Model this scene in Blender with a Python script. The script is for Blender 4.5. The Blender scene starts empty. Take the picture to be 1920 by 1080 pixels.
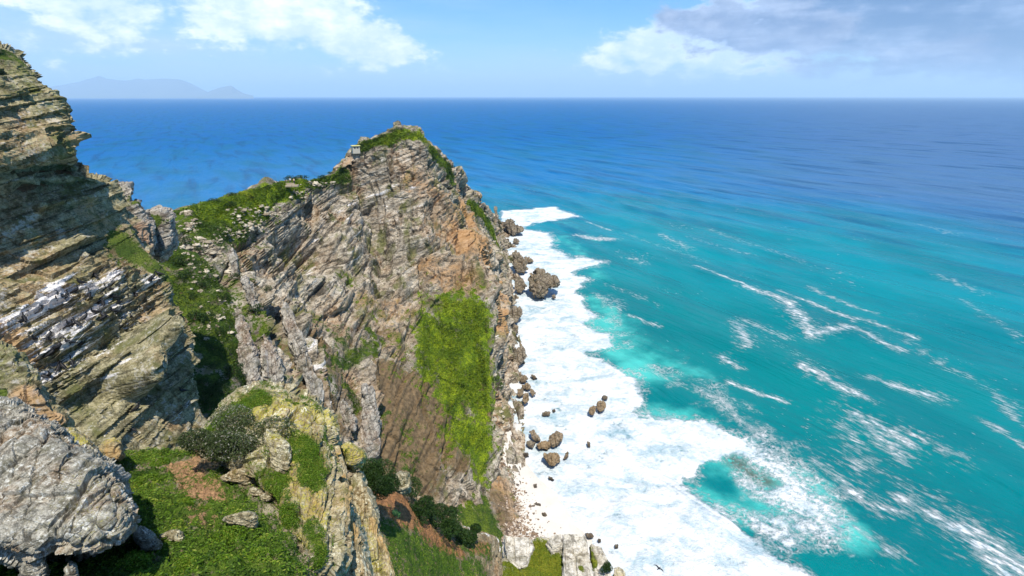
import bpy, math
import numpy as np
from mathutils import Vector

# ------------------------------------------------------------------ camera, sky, sun
SC = bpy.context.scene
F, CAMZ = 1000.0, 100.0
PITCH = math.atan(360.0 / F)
cam = bpy.data.cameras.new("camera")
cam.sensor_width = 36.0
cam.lens = F / 1920 * 36.0
cam.clip_start, cam.clip_end = 0.2, 250000
cam_ob = bpy.data.objects.new("camera", cam)
SC.collection.objects.link(cam_ob)
cam_ob.location = (0, 0, CAMZ)
cam_ob.rotation_euler = (math.pi / 2 - PITCH, 0, 0)
SC.camera = cam_ob
SC.view_settings.view_transform = 'Standard'
SC.view_settings.look = 'None'
SC.view_settings.exposure = 0.42
SC.view_settings.gamma = 1.0
SC.cycles.volume_bounces = 1
SC.cycles.max_bounces = 8

TOSUN = np.array([0.13, -0.40, 0.91]); TOSUN /= np.linalg.norm(TOSUN)
sun = bpy.data.lights.new("sun", 'SUN')
sun.energy = 4.8
sun.angle = math.radians(0.6)
sun.color = (1.0, 0.93, 0.80)
sun_ob = bpy.data.objects.new("sun", sun)
SC.collection.objects.link(sun_ob)
sun_ob.rotation_euler = Vector(TOSUN).to_track_quat('Z', 'Y').to_euler()

CT, ST = math.cos(PITCH), math.sin(PITCH)
def ray(px, py):
    x = (px - 960) / F; yd = (py - 540) / F
    return np.array([x, CT - yd * ST, -ST - yd * CT])
def P(px, py, Y):                       # the point seen at this place of the photo, Y metres out
    r = ray(px, py); t = Y / r[1]
    return np.array([r[0] * t, Y, CAMZ + r[2] * t])
def PZ(px, py, z=0.0):                  # the point seen at this place of the photo, at height z
    r = ray(px, py); t = (z - CAMZ) / r[2]
    return np.array([r[0] * t, r[1] * t, z])
def proj(V):
    d = V - np.array([0, 0, CAMZ])
    f = d[..., 1] * CT - d[..., 2] * ST
    u = d[..., 1] * ST + d[..., 2] * CT
    return 960 + F * d[..., 0] / f, 540 - F * u / f

# ---- small node helper
class NT:
    def __init__(s, tree):
        s.t = tree; tree.nodes.clear()
    def n(s, typ, ins=None, out=0, **kw):
        nd = s.t.nodes.new(typ)
        for k, v in kw.items(): setattr(nd, k, v)
        for k, v in (ins or {}).items():
            if hasattr(v, 'is_linked') or hasattr(v, 'links'):
                s.t.links.new(v, nd.inputs[k])
            else:
                nd.inputs[k].default_value = v
        return nd.outputs[out] if out is not None else nd
    def m(s, op, a, b=0.0, c=0.0, clamp=False):
        nd = s.t.nodes.new('ShaderNodeMath'); nd.operation = op; nd.use_clamp = clamp
        for i, v in enumerate((a, b, c)):
            if hasattr(v, 'links'): s.t.links.new(v, nd.inputs[i])
            else: nd.inputs[i].default_value = v
        return nd.outputs[0]
    def v(s, op, a, b=(0, 0, 0), scale=None, out=0):
        nd = s.t.nodes.new('ShaderNodeVectorMath'); nd.operation = op
        for i, w in enumerate((a, b)):
            if hasattr(w, 'links'): s.t.links.new(w, nd.inputs[i])
            else: nd.inputs[i].default_value = w
        if scale is not None:
            if hasattr(scale, 'links'): s.t.links.new(scale, nd.inputs['Scale'])
            else: nd.inputs['Scale'].default_value = scale
        return nd.outputs[out]
    def dot(s, a, b): return s.v('DOT_PRODUCT', a, b, out=1)
    def mix(s, f, a, b):
        nd = s.t.nodes.new('ShaderNodeMix'); nd.data_type = 'RGBA'
        for k, v in ((0, f), (6, a), (7, b)):
            if hasattr(v, 'links'): s.t.links.new(v, nd.inputs[k])
            else: nd.inputs[k].default_value = v if not isinstance(v, tuple) or len(v) == 4 else (*v, 1)
        return nd.outputs[2]
    def ss(s, x, lo, hi):                # smoothstep 0..1
        nd = s.t.nodes.new('ShaderNodeMapRange'); nd.interpolation_type = 'SMOOTHSTEP'
        for k, v in ((0, x), (1, lo), (2, hi)):
            if hasattr(v, 'links'): s.t.links.new(v, nd.inputs[k])
            else: nd.inputs[k].default_value = v
        return nd.outputs[0]
    def noise(s, vec, scale, detail=4, rough=0.55, out=0, dist=0.0):
        return s.n('ShaderNodeTexNoise', {'Vector': vec, 'Scale': scale, 'Detail': detail, 'Roughness': rough, 'Distortion': dist}, out)
    def attr(s, name):
        return s.n('ShaderNodeAttribute', {}, 2, attribute_name=name)

# ---- world: Nishita sky with cumulus laid out by compass direction and elevation
W = bpy.data.worlds.new("World"); SC.world = W; W.use_nodes = True
w = NT(W.node_tree)
sky = w.n('ShaderNodeTexSky', sky_type='NISHITA', sun_disc=False)
sk = sky.node
sk.sun_elevation = math.asin(TOSUN[2]); sk.sun_rotation = math.atan2(TOSUN[0], TOSUN[1]) % (2 * math.pi)
sk.altitude = 100; sk.air_density = 1.0; sk.dust_density = 0.6; sk.ozone_density = 2.0
dirv = w.n('ShaderNodeTexCoord', {}, 0)
sep = w.n('ShaderNodeSeparateXYZ', {0: dirv}, None)
az = w.m('ARCTAN2', sep.outputs[0], sep.outputs[1]); el = w.m('ARCSINE', sep.outputs[2])
cv = w.n('ShaderNodeCombineXYZ', {0: az, 1: w.m('MULTIPLY', el, 1.9), 2: 0.0})
n_big = w.noise(cv, 7.0, 8, 0.58); n_fin = w.noise(cv, 22.0, 8, 0.62)
wisp = w.noise(w.v('MULTIPLY', cv, (1.0, 3.2, 1.0)), 4.0, 6, 0.6)
def azel(px, py):
    r = ray(px, py); r = r / np.linalg.norm(r)
    return math.atan2(r[0], r[1]), math.asin(r[2])
def blobs(lst):
    tot = None
    for px, py, rx, ry, k in lst:
        a0, e0 = azel(px, py)
        da = w.m('MULTIPLY', w.m('SUBTRACT', az, a0), F / rx)
        de = w.m('MULTIPLY', w.m('SUBTRACT', el, e0), F / ry)
        q = w.m('ADD', w.m('MULTIPLY', da, da), w.m('MULTIPLY', de, de))
        g = w.m('MULTIPLY', w.m('EXPONENT', w.m('MULTIPLY', q, -0.8)), k)
        tot = g if tot is None else w.m('MAXIMUM', tot, g)
    return tot
cum = blobs([(560, 30, 120, 55, 1.0), (450, 15, 110, 55, .85), (690, 80, 100, 38, .95), (500, 90, 140, 28, .5), (200, 5, 120, 55, .8),
             (320, 45, 60, 25, .55), (90, 70, 120, 40, .4), (1335, 80, 75, 55, 1.2), (1420, 40, 90, 45, 1.0), (1230, 90, 110, 42, .95), (1150, 115, 90, 28, .62), (1420, 60, 140, 60, .9),
             (1600, 95, 90, 25, .5), (1800, 90, 60, 30, .75), (1700, 105, 60, 18, .6), (760, 95, 80, 18, .55)])
dark = blobs([(1620, 35, 280, 50, 1.0), (1850, 25, 330, 62, 1.0), (1500, 75, 150, 24, .8), (2150, 10, 380, 90, 1.0)])
cn = w.m('ADD', w.m('MULTIPLY', w.m('SUBTRACT', n_big, 0.5), 1.5), w.m('MULTIPLY', w.m('SUBTRACT', n_fin, 0.5), 1.1))
cm = w.ss(w.m('ADD', cum, cn), 0.34, 0.66)
dm = w.ss(w.m('ADD', dark, w.m('MULTIPLY', cn, 0.9)), 0.34, 0.60)
veil = blobs([(100, 60, 480, 130, 1.0), (480, 60, 260, 80, .5), (1350, 120, 480, 40, .62), (1850, 60, 300, 80, .7)])
vm = w.m('MULTIPLY', veil, w.ss(wisp, 0.25, 0.75))
# scattered cumulus over the rest of the dome
hi = w.ss(el, 0.22, 0.5)
far_c = w.m('MULTIPLY', w.ss(w.noise(w.v('MULTIPLY', dirv, (1, 1, 1.8)), 2.6, 6, 0.6), 0.52, 0.68), w.m('MULTIPLY', hi, 0.8))
K = 10.5   # the cloud colours are in the sky texture's own units
grad = w.ss(el, 0.0, 0.17)
tint = w.mix(grad, (0.70, 0.93, 1.12), (0.43, 0.86, 1.22))
skyc = w.n('ShaderNodeMix', {0: 1.0, 6: sky, 7: tint}, 2, data_type='RGBA', blend_type='MULTIPLY')
c1 = w.mix(vm, skyc, (0.42 * K, 0.56 * K, 0.82 * K, 1))
body = w.ss(w.m('ADD', w.m('MULTIPLY', n_fin, 0.7), w.m('MULTIPLY', n_big, 0.6)), 0.54, 0.90)
ccol = w.mix(body, (0.55 * K, 0.68 * K, 0.90 * K, 1), (0.98 * K, 1.0 * K, 1.04 * K, 1))
c2 = w.mix(w.m('MULTIPLY', cm, 0.93), c1, ccol)
dcol = w.mix(w.ss(w.m('ADD', wisp, w.m('MULTIPLY', n_fin, 0.5)), 0.62, 1.1), (0.10 * K, 0.18 * K, 0.36 * K, 1), (0.36 * K, 0.46 * K, 0.66 * K, 1))
c3 = w.mix(w.m('MULTIPLY', dm, 0.85), c2, dcol)
c4 = w.mix(far_c, c3, (0.8 * K, 0.85 * K, 0.95 * K, 1))
bg = w.n('ShaderNodeBackground', {0: c4, 1: 0.105})
w.n('ShaderNodeOutputWorld', {0: bg}, None)

# ------------------------------------------------------------------ numpy noise
def _h(ix, iy, iz, seed=0):
    n = (ix.astype(np.int64) * 374761393 + iy.astype(np.int64) * 668265263 + iz.astype(np.int64) * 2147483647 + seed * 1274126177) & 0xFFFFFFFF
    n = ((n ^ (n >> 13)) * 1274126177) & 0xFFFFFFFF
    n = ((n ^ (n >> 16)) * 2246822519) & 0xFFFFFFFF
    return ((n ^ (n >> 15)) & 0xFFFFFF) / float(0xFFFFFF)
def vnoise(X, seed=0):
    i = np.floor(X); f = X - i; f = f * f * (3 - 2 * f); i = i.astype(np.int64)
    r = 0
    for a in (0, 1):
        wx = f[..., 0] if a else 1 - f[..., 0]
        for b in (0, 1):
            wy = f[..., 1] if b else 1 - f[..., 1]
            for c in (0, 1):
                wz = f[..., 2] if c else 1 - f[..., 2]
                r = r + wx * wy * wz * _h(i[..., 0] + a, i[..., 1] + b, i[..., 2] + c, seed)
    return r
def fbm(X, scale, octv=4, seed=0, rough=0.5):
    r = 0; a = 1; tot = 0; Y = X / scale
    for k in range(octv):
        r = r + a * (vnoise(Y + 17.3 * k, seed + k) - 0.5); tot += a; a *= rough; Y = Y * 2.03
    return r / tot * 2
def unit(v): v = np.asarray(v, float); return v / np.linalg.norm(v)
BED = unit([-0.27, -0.12, 0.95])         # bedding planes climb to the right
E1 = unit(np.cross(BED, [0, 1, 0])); E2 = unit(np.cross(BED, E1))
def blocks(X, h, wd, seed=0, bed=BED, e1=E1, e2=E2, jg=0.45):
    wob = fbm(X, h * 5, 2, seed + 50) * h * 0.5
    b = (X @ bed + wob) / h; i = np.floor(b)
    r = _h(i, i * 0, i * 0, seed + 9)
    wv = wd * (0.6 + 0.9 * _h(i, i * 0 + 3, i * 0, seed + 10))
    j = np.floor((X @ e1 + r * 40 + wob) / wv); k = np.floor((X @ e2 + r * 23 - wob) / wv)
    val = _h(i, j, k, seed)
    f = b - i; fj = (X @ e1 + r * 40 + wob) / wv - j
    return val - 0.5 - 0.35 * np.clip(1 - f / 0.16, 0, 1) - jg * np.clip(1 - np.minimum(fj, 1 - fj) * 2 * wd / (0.5 * h), 0, 1) * (_h(i, j, k * 0, seed + 13) > 0.45)
def beds(X, h, seed, bed=BED, **_):       # ledges and grooves that follow the bedding
    b = (X @ bed + fbm(X, h * 16, 3, seed) * h * 3.2 + fbm(X, h * 3, 2, seed + 1) * h * 0.25) / h
    i = np.floor(b); f = b - i; g = f * f * (3 - 2 * f); z = i * 0
    v = _h(i, z, z, seed) * (1 - g) + _h(i + 1, z, z, seed) * g
    st = _h(np.floor(b * 0.5 + 0.3), z, z, seed + 5)
    return 0.6 * (v - 0.5) + 0.9 * (st - 0.5) - 0.45 * np.clip(1 - np.abs(f - 0.5) / 0.12, 0, 1) * (_h(i, z, z, seed + 7) > 0.35)
def rocky(X, s=1.0, seed=0, bk=1.0, kk=1.0, **kw):        # blocky fractured sandstone, amplitude ~ s metres
    w1 = np.clip(0.5 + 1.2 * fbm(X, 14 * s, 2, seed + 31), 0, 1)
    return kk * s * (0.9 * fbm(X, 9 * s, 3, seed) + (1.0 + .5 * w1) * blocks(X, 3.6 * s, 9 * s, seed + 1, **kw) + (0.45 + .3 * w1) * blocks(X, 1.5 * s, 4.2 * s, seed + 2, **kw)
                + bk * (1.15 - .7 * w1) * beds(X, 2.3 * s, seed + 11, **kw) + bk * 0.45 * beds(X, 0.8 * s, seed + 12, **kw)
                + 0.25 * blocks(X, 0.55 * s, 1.5 * s, seed + 3, **kw) + 0.10 * fbm(X, 0.5 * s, 3, seed + 4))

# ------------------------------------------------------------------ meshes
def link(name, me, mat=None, parent=None, label=None, cat=None, group=None, kind=None):
    o = bpy.data.objects.new(name, me); SC.collection.objects.link(o)
    if mat is not None and me is not None: me.materials.append(mat)
    if parent is not None: o.parent = parent
    if label: o['label'] = label
    if cat: o['category'] = cat
    if group: o['group'] = group
    if kind: o['kind'] = kind
    return o
def empty(name, loc, label, cat, group=None):
    o = link(name, None, label=label, cat=cat, group=group); o.location = tuple(float(a) for a in loc); return o
def mesh_np(name, V, Fq, attrs=None, smooth=False, loc=None):
    V = np.asarray(V, float).reshape(-1, 3); Fq = np.asarray(Fq, np.int32)
    if loc is not None: V = V - np.asarray(loc)
    k = Fq.shape[1]
    me = bpy.data.meshes.new(name)
    me.vertices.add(len(V)); me.vertices.foreach_set('co', V.astype(np.float32).ravel())
    me.loops.add(Fq.size); me.loops.foreach_set('vertex_index', Fq.ravel())
    me.polygons.add(len(Fq)); me.polygons.foreach_set('loop_start', np.arange(0, Fq.size, k, dtype=np.int32))
    try: me.polygons.foreach_set('loop_total', np.full(len(Fq), k, dtype=np.int32))
    except Exception: pass
    me.polygons.foreach_set('use_smooth', np.full(len(Fq), smooth))
    for an, av in (attrs or {}).items():
        a = me.attributes.new(an, 'FLOAT', 'POINT'); a.data.foreach_set('value', np.asarray(av, np.float32).ravel())
    me.update(calc_edges=True); me.validate()
    return me
def grid_faces(nu, nv, wrap=False):
    i = np.arange(nu if wrap else nu - 1)[:, None]; j = np.arange(nv - 1)[None, :]
    i2 = (i + 1) % nu
    f = np.stack([i * nv + j, i2 * nv + j, i2 * nv + j + 1, i * nv + j + 1], -1)
    return f.reshape(-1, 4)
def cr(A, t):                             # Catmull-Rom along axis 0 at real indices t
    n = len(A); i = np.clip(np.floor(t).astype(int), 0, n - 2); f = (t - i)[:, None, None]
    g = lambda k: A[np.clip(k, 0, n - 1)]
    p0, p1, p2, p3 = g(i - 1), g(i), g(i + 1), g(i + 2)
    p0 = np.where((i - 1 < 0)[:, None, None], 2 * p1 - p2, p0); p3 = np.where((i + 2 > n - 1)[:, None, None], 2 * p2 - p1, p3)
    tens = 0.36
    m1 = (p2 - p0) * tens; m2 = (p3 - p1) * tens
    return ((2 * f**3 - 3 * f**2 + 1) * p1 + (f**3 - 2 * f**2 + f) * m1 + (-2 * f**3 + 3 * f**2) * p2 + (f**3 - f**2) * m2)
def samples(C, n):                        # n real indices spread by mean chord length
    L = np.linalg.norm(np.diff(C, axis=0), axis=2).mean(1) ** 0.8
    cum_ = np.concatenate([[0], np.cumsum(L)]); return np.interp(np.linspace(0, cum_[-1], n), cum_, np.arange(len(cum_)))
def loft(C, nu, nv):
    C = np.asarray(C, float)
    A = cr(C, samples(C, nu))
    B = cr(A.transpose(1, 0, 2), samples(A.transpose(1, 0, 2), nv)).transpose(1, 0, 2)
    return B
def normals(V, wrap=False):
    if wrap:
        du = np.roll(V, -1, 0) - np.roll(V, 1, 0)
    else: du = np.gradient(V, axis=0)
    dv = np.gradient(V, axis=1)
    N = np.cross(du, dv); N /= np.linalg.norm(N, axis=-1, keepdims=True) + 1e-9
    return N
def facing(N, V, c):
    if np.median(np.sum(N * (np.asarray(c) - V), -1)) < 0: return -N
    return N
CAM = np.array([0, 0, CAMZ])
class Surf:                               # finds the spot of a surface seen at a place of the photo
    def __init__(s, V):
        s.V = V.reshape(-1, 3); s.px, s.py = proj(s.V)
    def hit(s, px, py, r=8):
        d = (s.px - px) ** 2 + (s.py - py) ** 2
        c = np.where(d < r * r)[0]
        if len(c) == 0: return s.V[np.argmin(d)]
        ymin = s.V[c, 1].min(); c = c[s.V[c, 1] < ymin * 1.03 + 0.3]
        return s.V[c[np.argmin(d[c])]]
def capsules(S, V, caps, soft=0.0):                 # soft patches round lines lying on the surface; radius in metres
    X = V.reshape(-1, 3); m = np.zeros(len(X))
    for c in caps:
        x1, y1, x2, y2, r = c[:5]; k = c[5] if len(c) > 5 else 1.0
        A, B = S.hit(x1, y1), S.hit(x2, y2); d = B - A
        t = np.clip(((X - A) @ d) / (d @ d + 1e-6), 0, 1)
        q = np.linalg.norm(X - A - t[:, None] * d, axis=1) / r
        m = np.maximum(m, k * np.maximum(np.clip(1.35 - q * 0.9, 0, 1), soft * np.clip(1.35 - q * 0.9 / 2.0, 0, 1)))
    return m.reshape(V.shape[:-1])
RNG = np.random.default_rng(7)

# leaf-sized faces thrown over a surface or through a crown
def leaves(name, pts, size, tint, mat, up=0.5, parent=None, aspect=0.55, seed=1, nrm=None, loc=None, **kw):
    rg = np.random.default_rng(seed); n = len(pts)
    size = np.broadcast_to(size, n); a = rg.normal(size=(n, 3)); a[:, 2] = np.abs(a[:, 2]) * (1 + up)
    if nrm is not None: a = a * 0.8 + nrm * 1.2
    a /= np.linalg.norm(a, axis=1, keepdims=True)
    b = np.cross(a, rg.normal(size=(n, 3))); b /= np.linalg.norm(b, axis=1, keepdims=True) + 1e-9
    c = np.cross(a, b) * (0.35 + 0.0) + a * 0.55
    b = b * size[:, None]; c = c * size[:, None] * aspect; 
    b0 = b * 0.5
    V = np.stack([pts - b0, pts - c * 0.5 + 0 * b, pts + b0, pts + c * 0.5], 1).reshape(-1, 3)
    Fq = np.arange(n * 4).reshape(n, 4)
    me = mesh_np(name, V, Fq, {'tint': np.repeat(tint, 4)}, loc=loc)
    return link(name, me, mat, parent, **kw)

# ------------------------------------------------------------------ materials
def newmat(name):
    m = bpy.data.materials.new(name); m.use_nodes = True; return m, NT(m.node_tree)
def finish(t, col, rough=0.85, bump=None, bstr=0.4, bdist=0.1, spec=0.25, **extra):
    ins = {'Base Color': col, 'Roughness': rough, 'Specular IOR Level': spec}; ins.update(extra)
    if bump is not None:
        ins['Normal'] = t.n('ShaderNodeBump', {'Strength': bstr, 'Distance': bdist, 'Height': bump})
    b = t.n('ShaderNodeBsdfPrincipled', ins)
    t.n('ShaderNodeOutputMaterial', {0: b}, None)
def rock_mat(name, dark, mid, light, warm, s=1.0, veg=((.045, .075, .012), (.10, .13, .02)), vegb=None, stain=(.09, .085, .045), staink=.5, stk=1.0, wet=False, soil=(.16, .085, .045), lichen=0.0, lichcol=(.42, .36, .06), bed=BED, bumpd=0.3, white=(.62, .60, .60)):
    m, t = newmat(name)
    pos = t.n('ShaderNodeNewGeometry', {}, 0)
    bd = t.dot(pos, tuple(bed))
    strat = t.v('ADD', pos, t.v('SCALE', tuple(bed), scale=t.m('MULTIPLY', bd, 6.0)))
    n1 = t.noise(pos, 0.11 / s, 5, 0.6); n2 = t.noise(pos, 0.9 / s, 6, 0.65); n3 = t.noise(pos, 5.0 / s, 5, 0.7)
    st = t.noise(strat, 0.14 / s, 6, 0.68, dist=0.6)
    st2 = t.noise(t.v('ADD', pos, t.v('SCALE', tuple(bed), scale=t.m('MULTIPLY', bd, 14.0))), 0.16 / s, 4, 0.6, dist=0.35)
    col = t.mix(t.ss(st if stk > .6 else t.noise(pos, .5 / s, 7, .68), 0.36, 0.62), mid + (1,), light + (1,))
    col = t.mix(t.ss(n1, 0.46, 0.66), col, t.mix(t.ss(n2, 0.35, 0.7), warm + (1,), light + (1,)))
    col = t.mix(t.m('MULTIPLY', t.ss(n2, 0.54, 0.36), 0.7), col, dark + (1,))
    col = t.mix(t.m('MULTIPLY', t.ss(n3, 0.55, 0.38), 0.55), col, dark + (1,))
    col = t.mix(t.m('MULTIPLY', t.ss(st2, 0.46, 0.36), 0.75 * stk), col, tuple(x * .7 for x in dark) + (1,))
    col = t.mix(t.m('MULTIPLY', t.ss(n3, 0.56, 0.72), 0.5), col, t.mix(0.5, light + (1,), (.75, .72, .68, 1)))
    sn = t.noise(t.v('MULTIPLY', pos, (1, 1, 0.22)), 0.35 / s, 5, 0.62)
    col = t.mix(t.m('MULTIPLY', t.ss(sn, 0.50, 0.66), staink), col, stain + (1,))
    if lichen > 0:
        nl = t.noise(pos, 2.0 / s, 8, 0.75); nm = t.noise(pos, 0.45 / s, 4, 0.55)
        col = t.mix(t.m('MULTIPLY', t.ss(t.m('ADD', nl, t.m('MULTIPLY', nm, 0.55)), 0.82, 0.95), lichen), col, white + (1,))
        nl2 = t.noise(t.v('ADD', pos, (31, 7, 3)), 2.3 / s, 7, 0.72)
        col = t.mix(t.m('MULTIPLY', t.ss(t.m('ADD', nl2, t.m('MULTIPLY', t.attr('moss'), 0.20)), 0.62, 0.76), lichen), col, lichcol + (1,))
    # warm / brown rock, white droppings, soil and green cover, each painted from a surface map with a ragged edge
    rag = t.m('ADD', t.m('MULTIPLY', t.m('SUBTRACT', n2, 0.5), 1.5), t.m('MULTIPLY', t.m('SUBTRACT', n3, 0.5), 1.0))
    rgs = t.m('ADD', t.m('MULTIPLY', t.m('SUBTRACT', st, 0.5), 1.4), t.m('MULTIPLY', t.m('SUBTRACT', n3, 0.5), 0.8))
    col = t.mix(t.m('MULTIPLY', t.ss(t.m('ADD', t.attr('warm'), rag), 0.35, 0.95), 0.75), col, t.mix(n2, tuple(x * 0.7 for x in warm) + (1,), tuple(min(1, x * 1.5) for x in warm) + (1,)))
    rgs = t.m('ADD', rgs, t.m('ADD', t.m('MULTIPLY', t.m('SUBTRACT', st, 0.5), 1.6), t.m('MULTIPLY', t.m('SUBTRACT', st2, 0.5), 1.4)))
    col = t.mix(t.m('MULTIPLY', t.ss(t.m('ADD', t.m('MULTIPLY', t.attr('pale'), 0.85), rgs), 0.62, 0.86), 0.9), col, white + (1,))
    nso = t.noise(pos, 1.7 / s, 5, 0.65)
    scol = t.mix(t.ss(nso, 0.35, 0.7), tuple(x * 0.65 for x in soil) + (1,), tuple(x * 1.35 for x in soil) + (1,))
    col = t.mix(t.ss(t.m('ADD', t.attr('soil'), rag), 0.42, 0.60), col, scol)
    gcol = t.mix(t.ss(t.noise(pos, 0.35 / s, 6, 0.7), 0.38, 0.62), veg[0] + (1,), veg[1] + (1,))
    if vegb: gcol = t.mix(t.ss(t.m('ADD', t.attr('moss'), rag), 0.3, 0.7), gcol, t.mix(t.ss(t.noise(pos, 0.5 / s, 6, 0.7), 0.38, 0.62), vegb[0] + (1,), vegb[1] + (1,)))
    gcol = t.mix(t.ss(n3, 0.42, 0.66), gcol, tuple(x * 0.45 for x in veg[0]) + (1,))
    nlow = t.noise(pos, 0.22 / s, 4, 0.6)
    vmask = t.ss(t.m('ADD', t.m('MULTIPLY', t.attr('veg'), 0.78), t.m('ADD', t.m('MULTIPLY', rag, 1.15), t.m('MULTIPLY', t.m('SUBTRACT', nlow, 0.5), 0.9))), 0.44, 0.60)
    col = t.mix(vmask, col, gcol)
    if wet:
        zz_ = t.n('ShaderNodeSeparateXYZ', {0: pos}, None).outputs[2]
        col = t.mix(t.m('MULTIPLY', t.ss(t.m('ADD', zz_, t.m('MULTIPLY', n2, -2.2)), 1.1, -0.5), 0.8), col, (.028, .022, .018, 1))
    bh = t.m('ADD', t.m('MULTIPLY', n2, 0.6), t.m('ADD', t.m('MULTIPLY', n3, 0.35), t.m('ADD', t.m('MULTIPLY', st, 0.7 * stk), t.m('MULTIPLY', st2, 0.7 * stk))))
    finish(t, col, 0.9, bh, 0.75, bumpd * s, 0.15)
    return m
def leaf_mat(name, c1, c2, c3=None):
    m, t = newmat(name)
    a = t.attr('tint')
    col = t.mix(t.ss(a, 0.0, 0.7), c1 + (1,), c2 + (1,))
    if c3: col = t.mix(t.ss(a, 0.7, 1.0), col, c3 + (1,))
    d = t.n('ShaderNodeBsdfPrincipled', {'Base Color': col, 'Roughness': 0.6, 'Specular IOR Level': 0.25})
    tr = t.n('ShaderNodeBsdfTranslucent', {0: col})
    t.n('ShaderNodeOutputMaterial', {0: t.n('ShaderNodeMixShader', {0: 0.3, 1: d, 2: tr})}, None)
    return m
def plain_mat(name, col, rough=0.8, var=0.25, s=3.0):
    m, t = newmat(name)
    tc = t.n('ShaderNodeTexCoord', {}, 3)
    nn = t.noise(tc, s, 5, 0.6)
    c = t.mix(nn, tuple(x * (1 - var) for x in col) + (1,), tuple(min(1, x * (1 + var)) for x in col) + (1,))
    finish(t, c, rough, nn, 0.3, 0.02)
    return m

M_head = rock_mat('sandstone_headland', (.040, .034, .026), (.235, .190, .135), (.52, .46, .37), (.34, .19, .08), 1.6,
                  veg=((.030, .062, .008), (.10, .135, .012)), vegb=((.085, .14, .006), (.20, .255, .008)), soil=(.145, .100, .055), stain=(.10, .105, .03), staink=.85)
M_left = rock_mat('sandstone_left', (.045, .042, .022), (.21, .185, .09), (.36, .32, .20), (.33, .20, .10), 0.7, lichen=0.35, lichcol=(.15, .17, .03), bumpd=0.22, stain=(.10, .105, .035), staink=.8)
M_crag = rock_mat('sandstone_crag', (.08, .07, .06), (.27, .25, .215), (.46, .43, .38), (.30, .19, .12), 0.7, bumpd=0.2)
M_near = rock_mat('sandstone_near', (.055, .052, .042), (.23, .215, .175), (.41, .385, .32), (.26, .15, .07), 0.10, veg=((.03, .06, .01), (.08, .12, .02)), lichen=0.85, lichcol=(.24, .22, .06), white=(.58, .58, .54), staink=.5, stk=.25, bumpd=0.25)
M_out = rock_mat('sandstone_lichened', (.06, .05, .025), (.25, .21, .12), (.47, .42, .29), (.33, .20, .07), 0.16, veg=((.04, .08, .008), (.12, .15, .015)), lichen=0.75, lichcol=(.38, .34, .05), white=(.66, .63, .48), stk=.45, stain=(.13, .12, .03), staink=.7, bumpd=0.25)
M_slab = rock_mat('sandstone_slab', (.16, .14, .11), (.50, .46, .38), (.66, .62, .54), (.42, .34, .2), 0.4, veg=((.10, .13, .01), (.2, .2, .02)), lichen=0.3, bumpd=0.2)
M_sea = rock_mat('wet_rock', (.035, .028, .022), (.19, .15, .11), (.36, .30, .22), (.25, .17, .09), 0.5, bumpd=0.25, wet=True)
M_grass = leaf_mat('ground_leaves', (.030, .072, .006), (.12, .22, .012), (.26, .30, .04))
M_moss = leaf_mat('slope_leaves', (.028, .06, .008), (.12, .19, .008), (.27, .30, .02))
M_bush = leaf_mat('bush_leaves', (.012, .030, .006), (.035, .075, .012), (.09, .13, .03))
M_greybush = leaf_mat('grey_bush_leaves', (.022, .040, .012), (.085, .115, .035), (.36, .34, .28))
M_wood = plain_mat('twig_bark', (.14, .10, .07))

# ------------------------------------------------------------------ the headland
def build_terrain(name, C, nu, nv, mat, amp, seed, caps, faceto=CAM, vegamp=0.35, mapfn=None, edge=None, **kw):
    V = loft(C, nu, nv); N = facing(normals(V), V, faceto); S = Surf(V)
    A = {k: capsules(S, V, caps.get(k, []), 0.55) for k in ('veg', 'soil', 'warm', 'pale', 'moss')}
    rg = fbm(V, amp * 6 + 0.5, 4, seed + 70)
    vg = np.clip((A['veg'] + 0.5 * rg - 0.35) * 3, 0, 1)
    sl = np.clip((A['soil'] + 0.5 * rg - 0.35) * 3, 0, 1)
    D = rocky(V, amp, seed, **kw)
    soft = np.maximum(vg, 0.75 * sl)
    D = D * (1 - 0.78 * soft) + soft * (vegamp * fbm(V, 2.2 * amp, 4, seed + 80))
    if mapfn is not None: D = D + mapfn(V) * (1 - 0.65 * soft)
    VD = V + N * D[..., None]
    me = mesh_np(name, VD, grid_faces(nu, nv), {k: a.ravel() for k, a in A.items()})
    o = link(name, me, mat, kind='structure')
    return o, VD, N, A, Surf(VD)
def scatter(VD, N, mask, n, seed, thr=0.5, extra=None):
    rg = np.random.default_rng(seed)
    e1 = np.linalg.norm(np.gradient(VD, axis=0), axis=-1) * np.linalg.norm(np.gradient(VD, axis=1), axis=-1)
    wgt = (e1 * np.clip(mask - thr, 0, 1)).ravel(); wgt = wgt / wgt.sum()
    idx = rg.choice(len(wgt), n, p=wgt)
    p = VD.reshape(-1, 3)[idx]; nn = N.reshape(-1, 3)[idx]
    sp = np.sqrt(e1.ravel()[idx])[:, None]
    if extra is not None: return p + rg.normal(size=p.shape) * sp * 0.5, nn, extra.ravel()[idx]
    return p + rg.normal(size=p.shape) * sp * 0.5, nn

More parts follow.
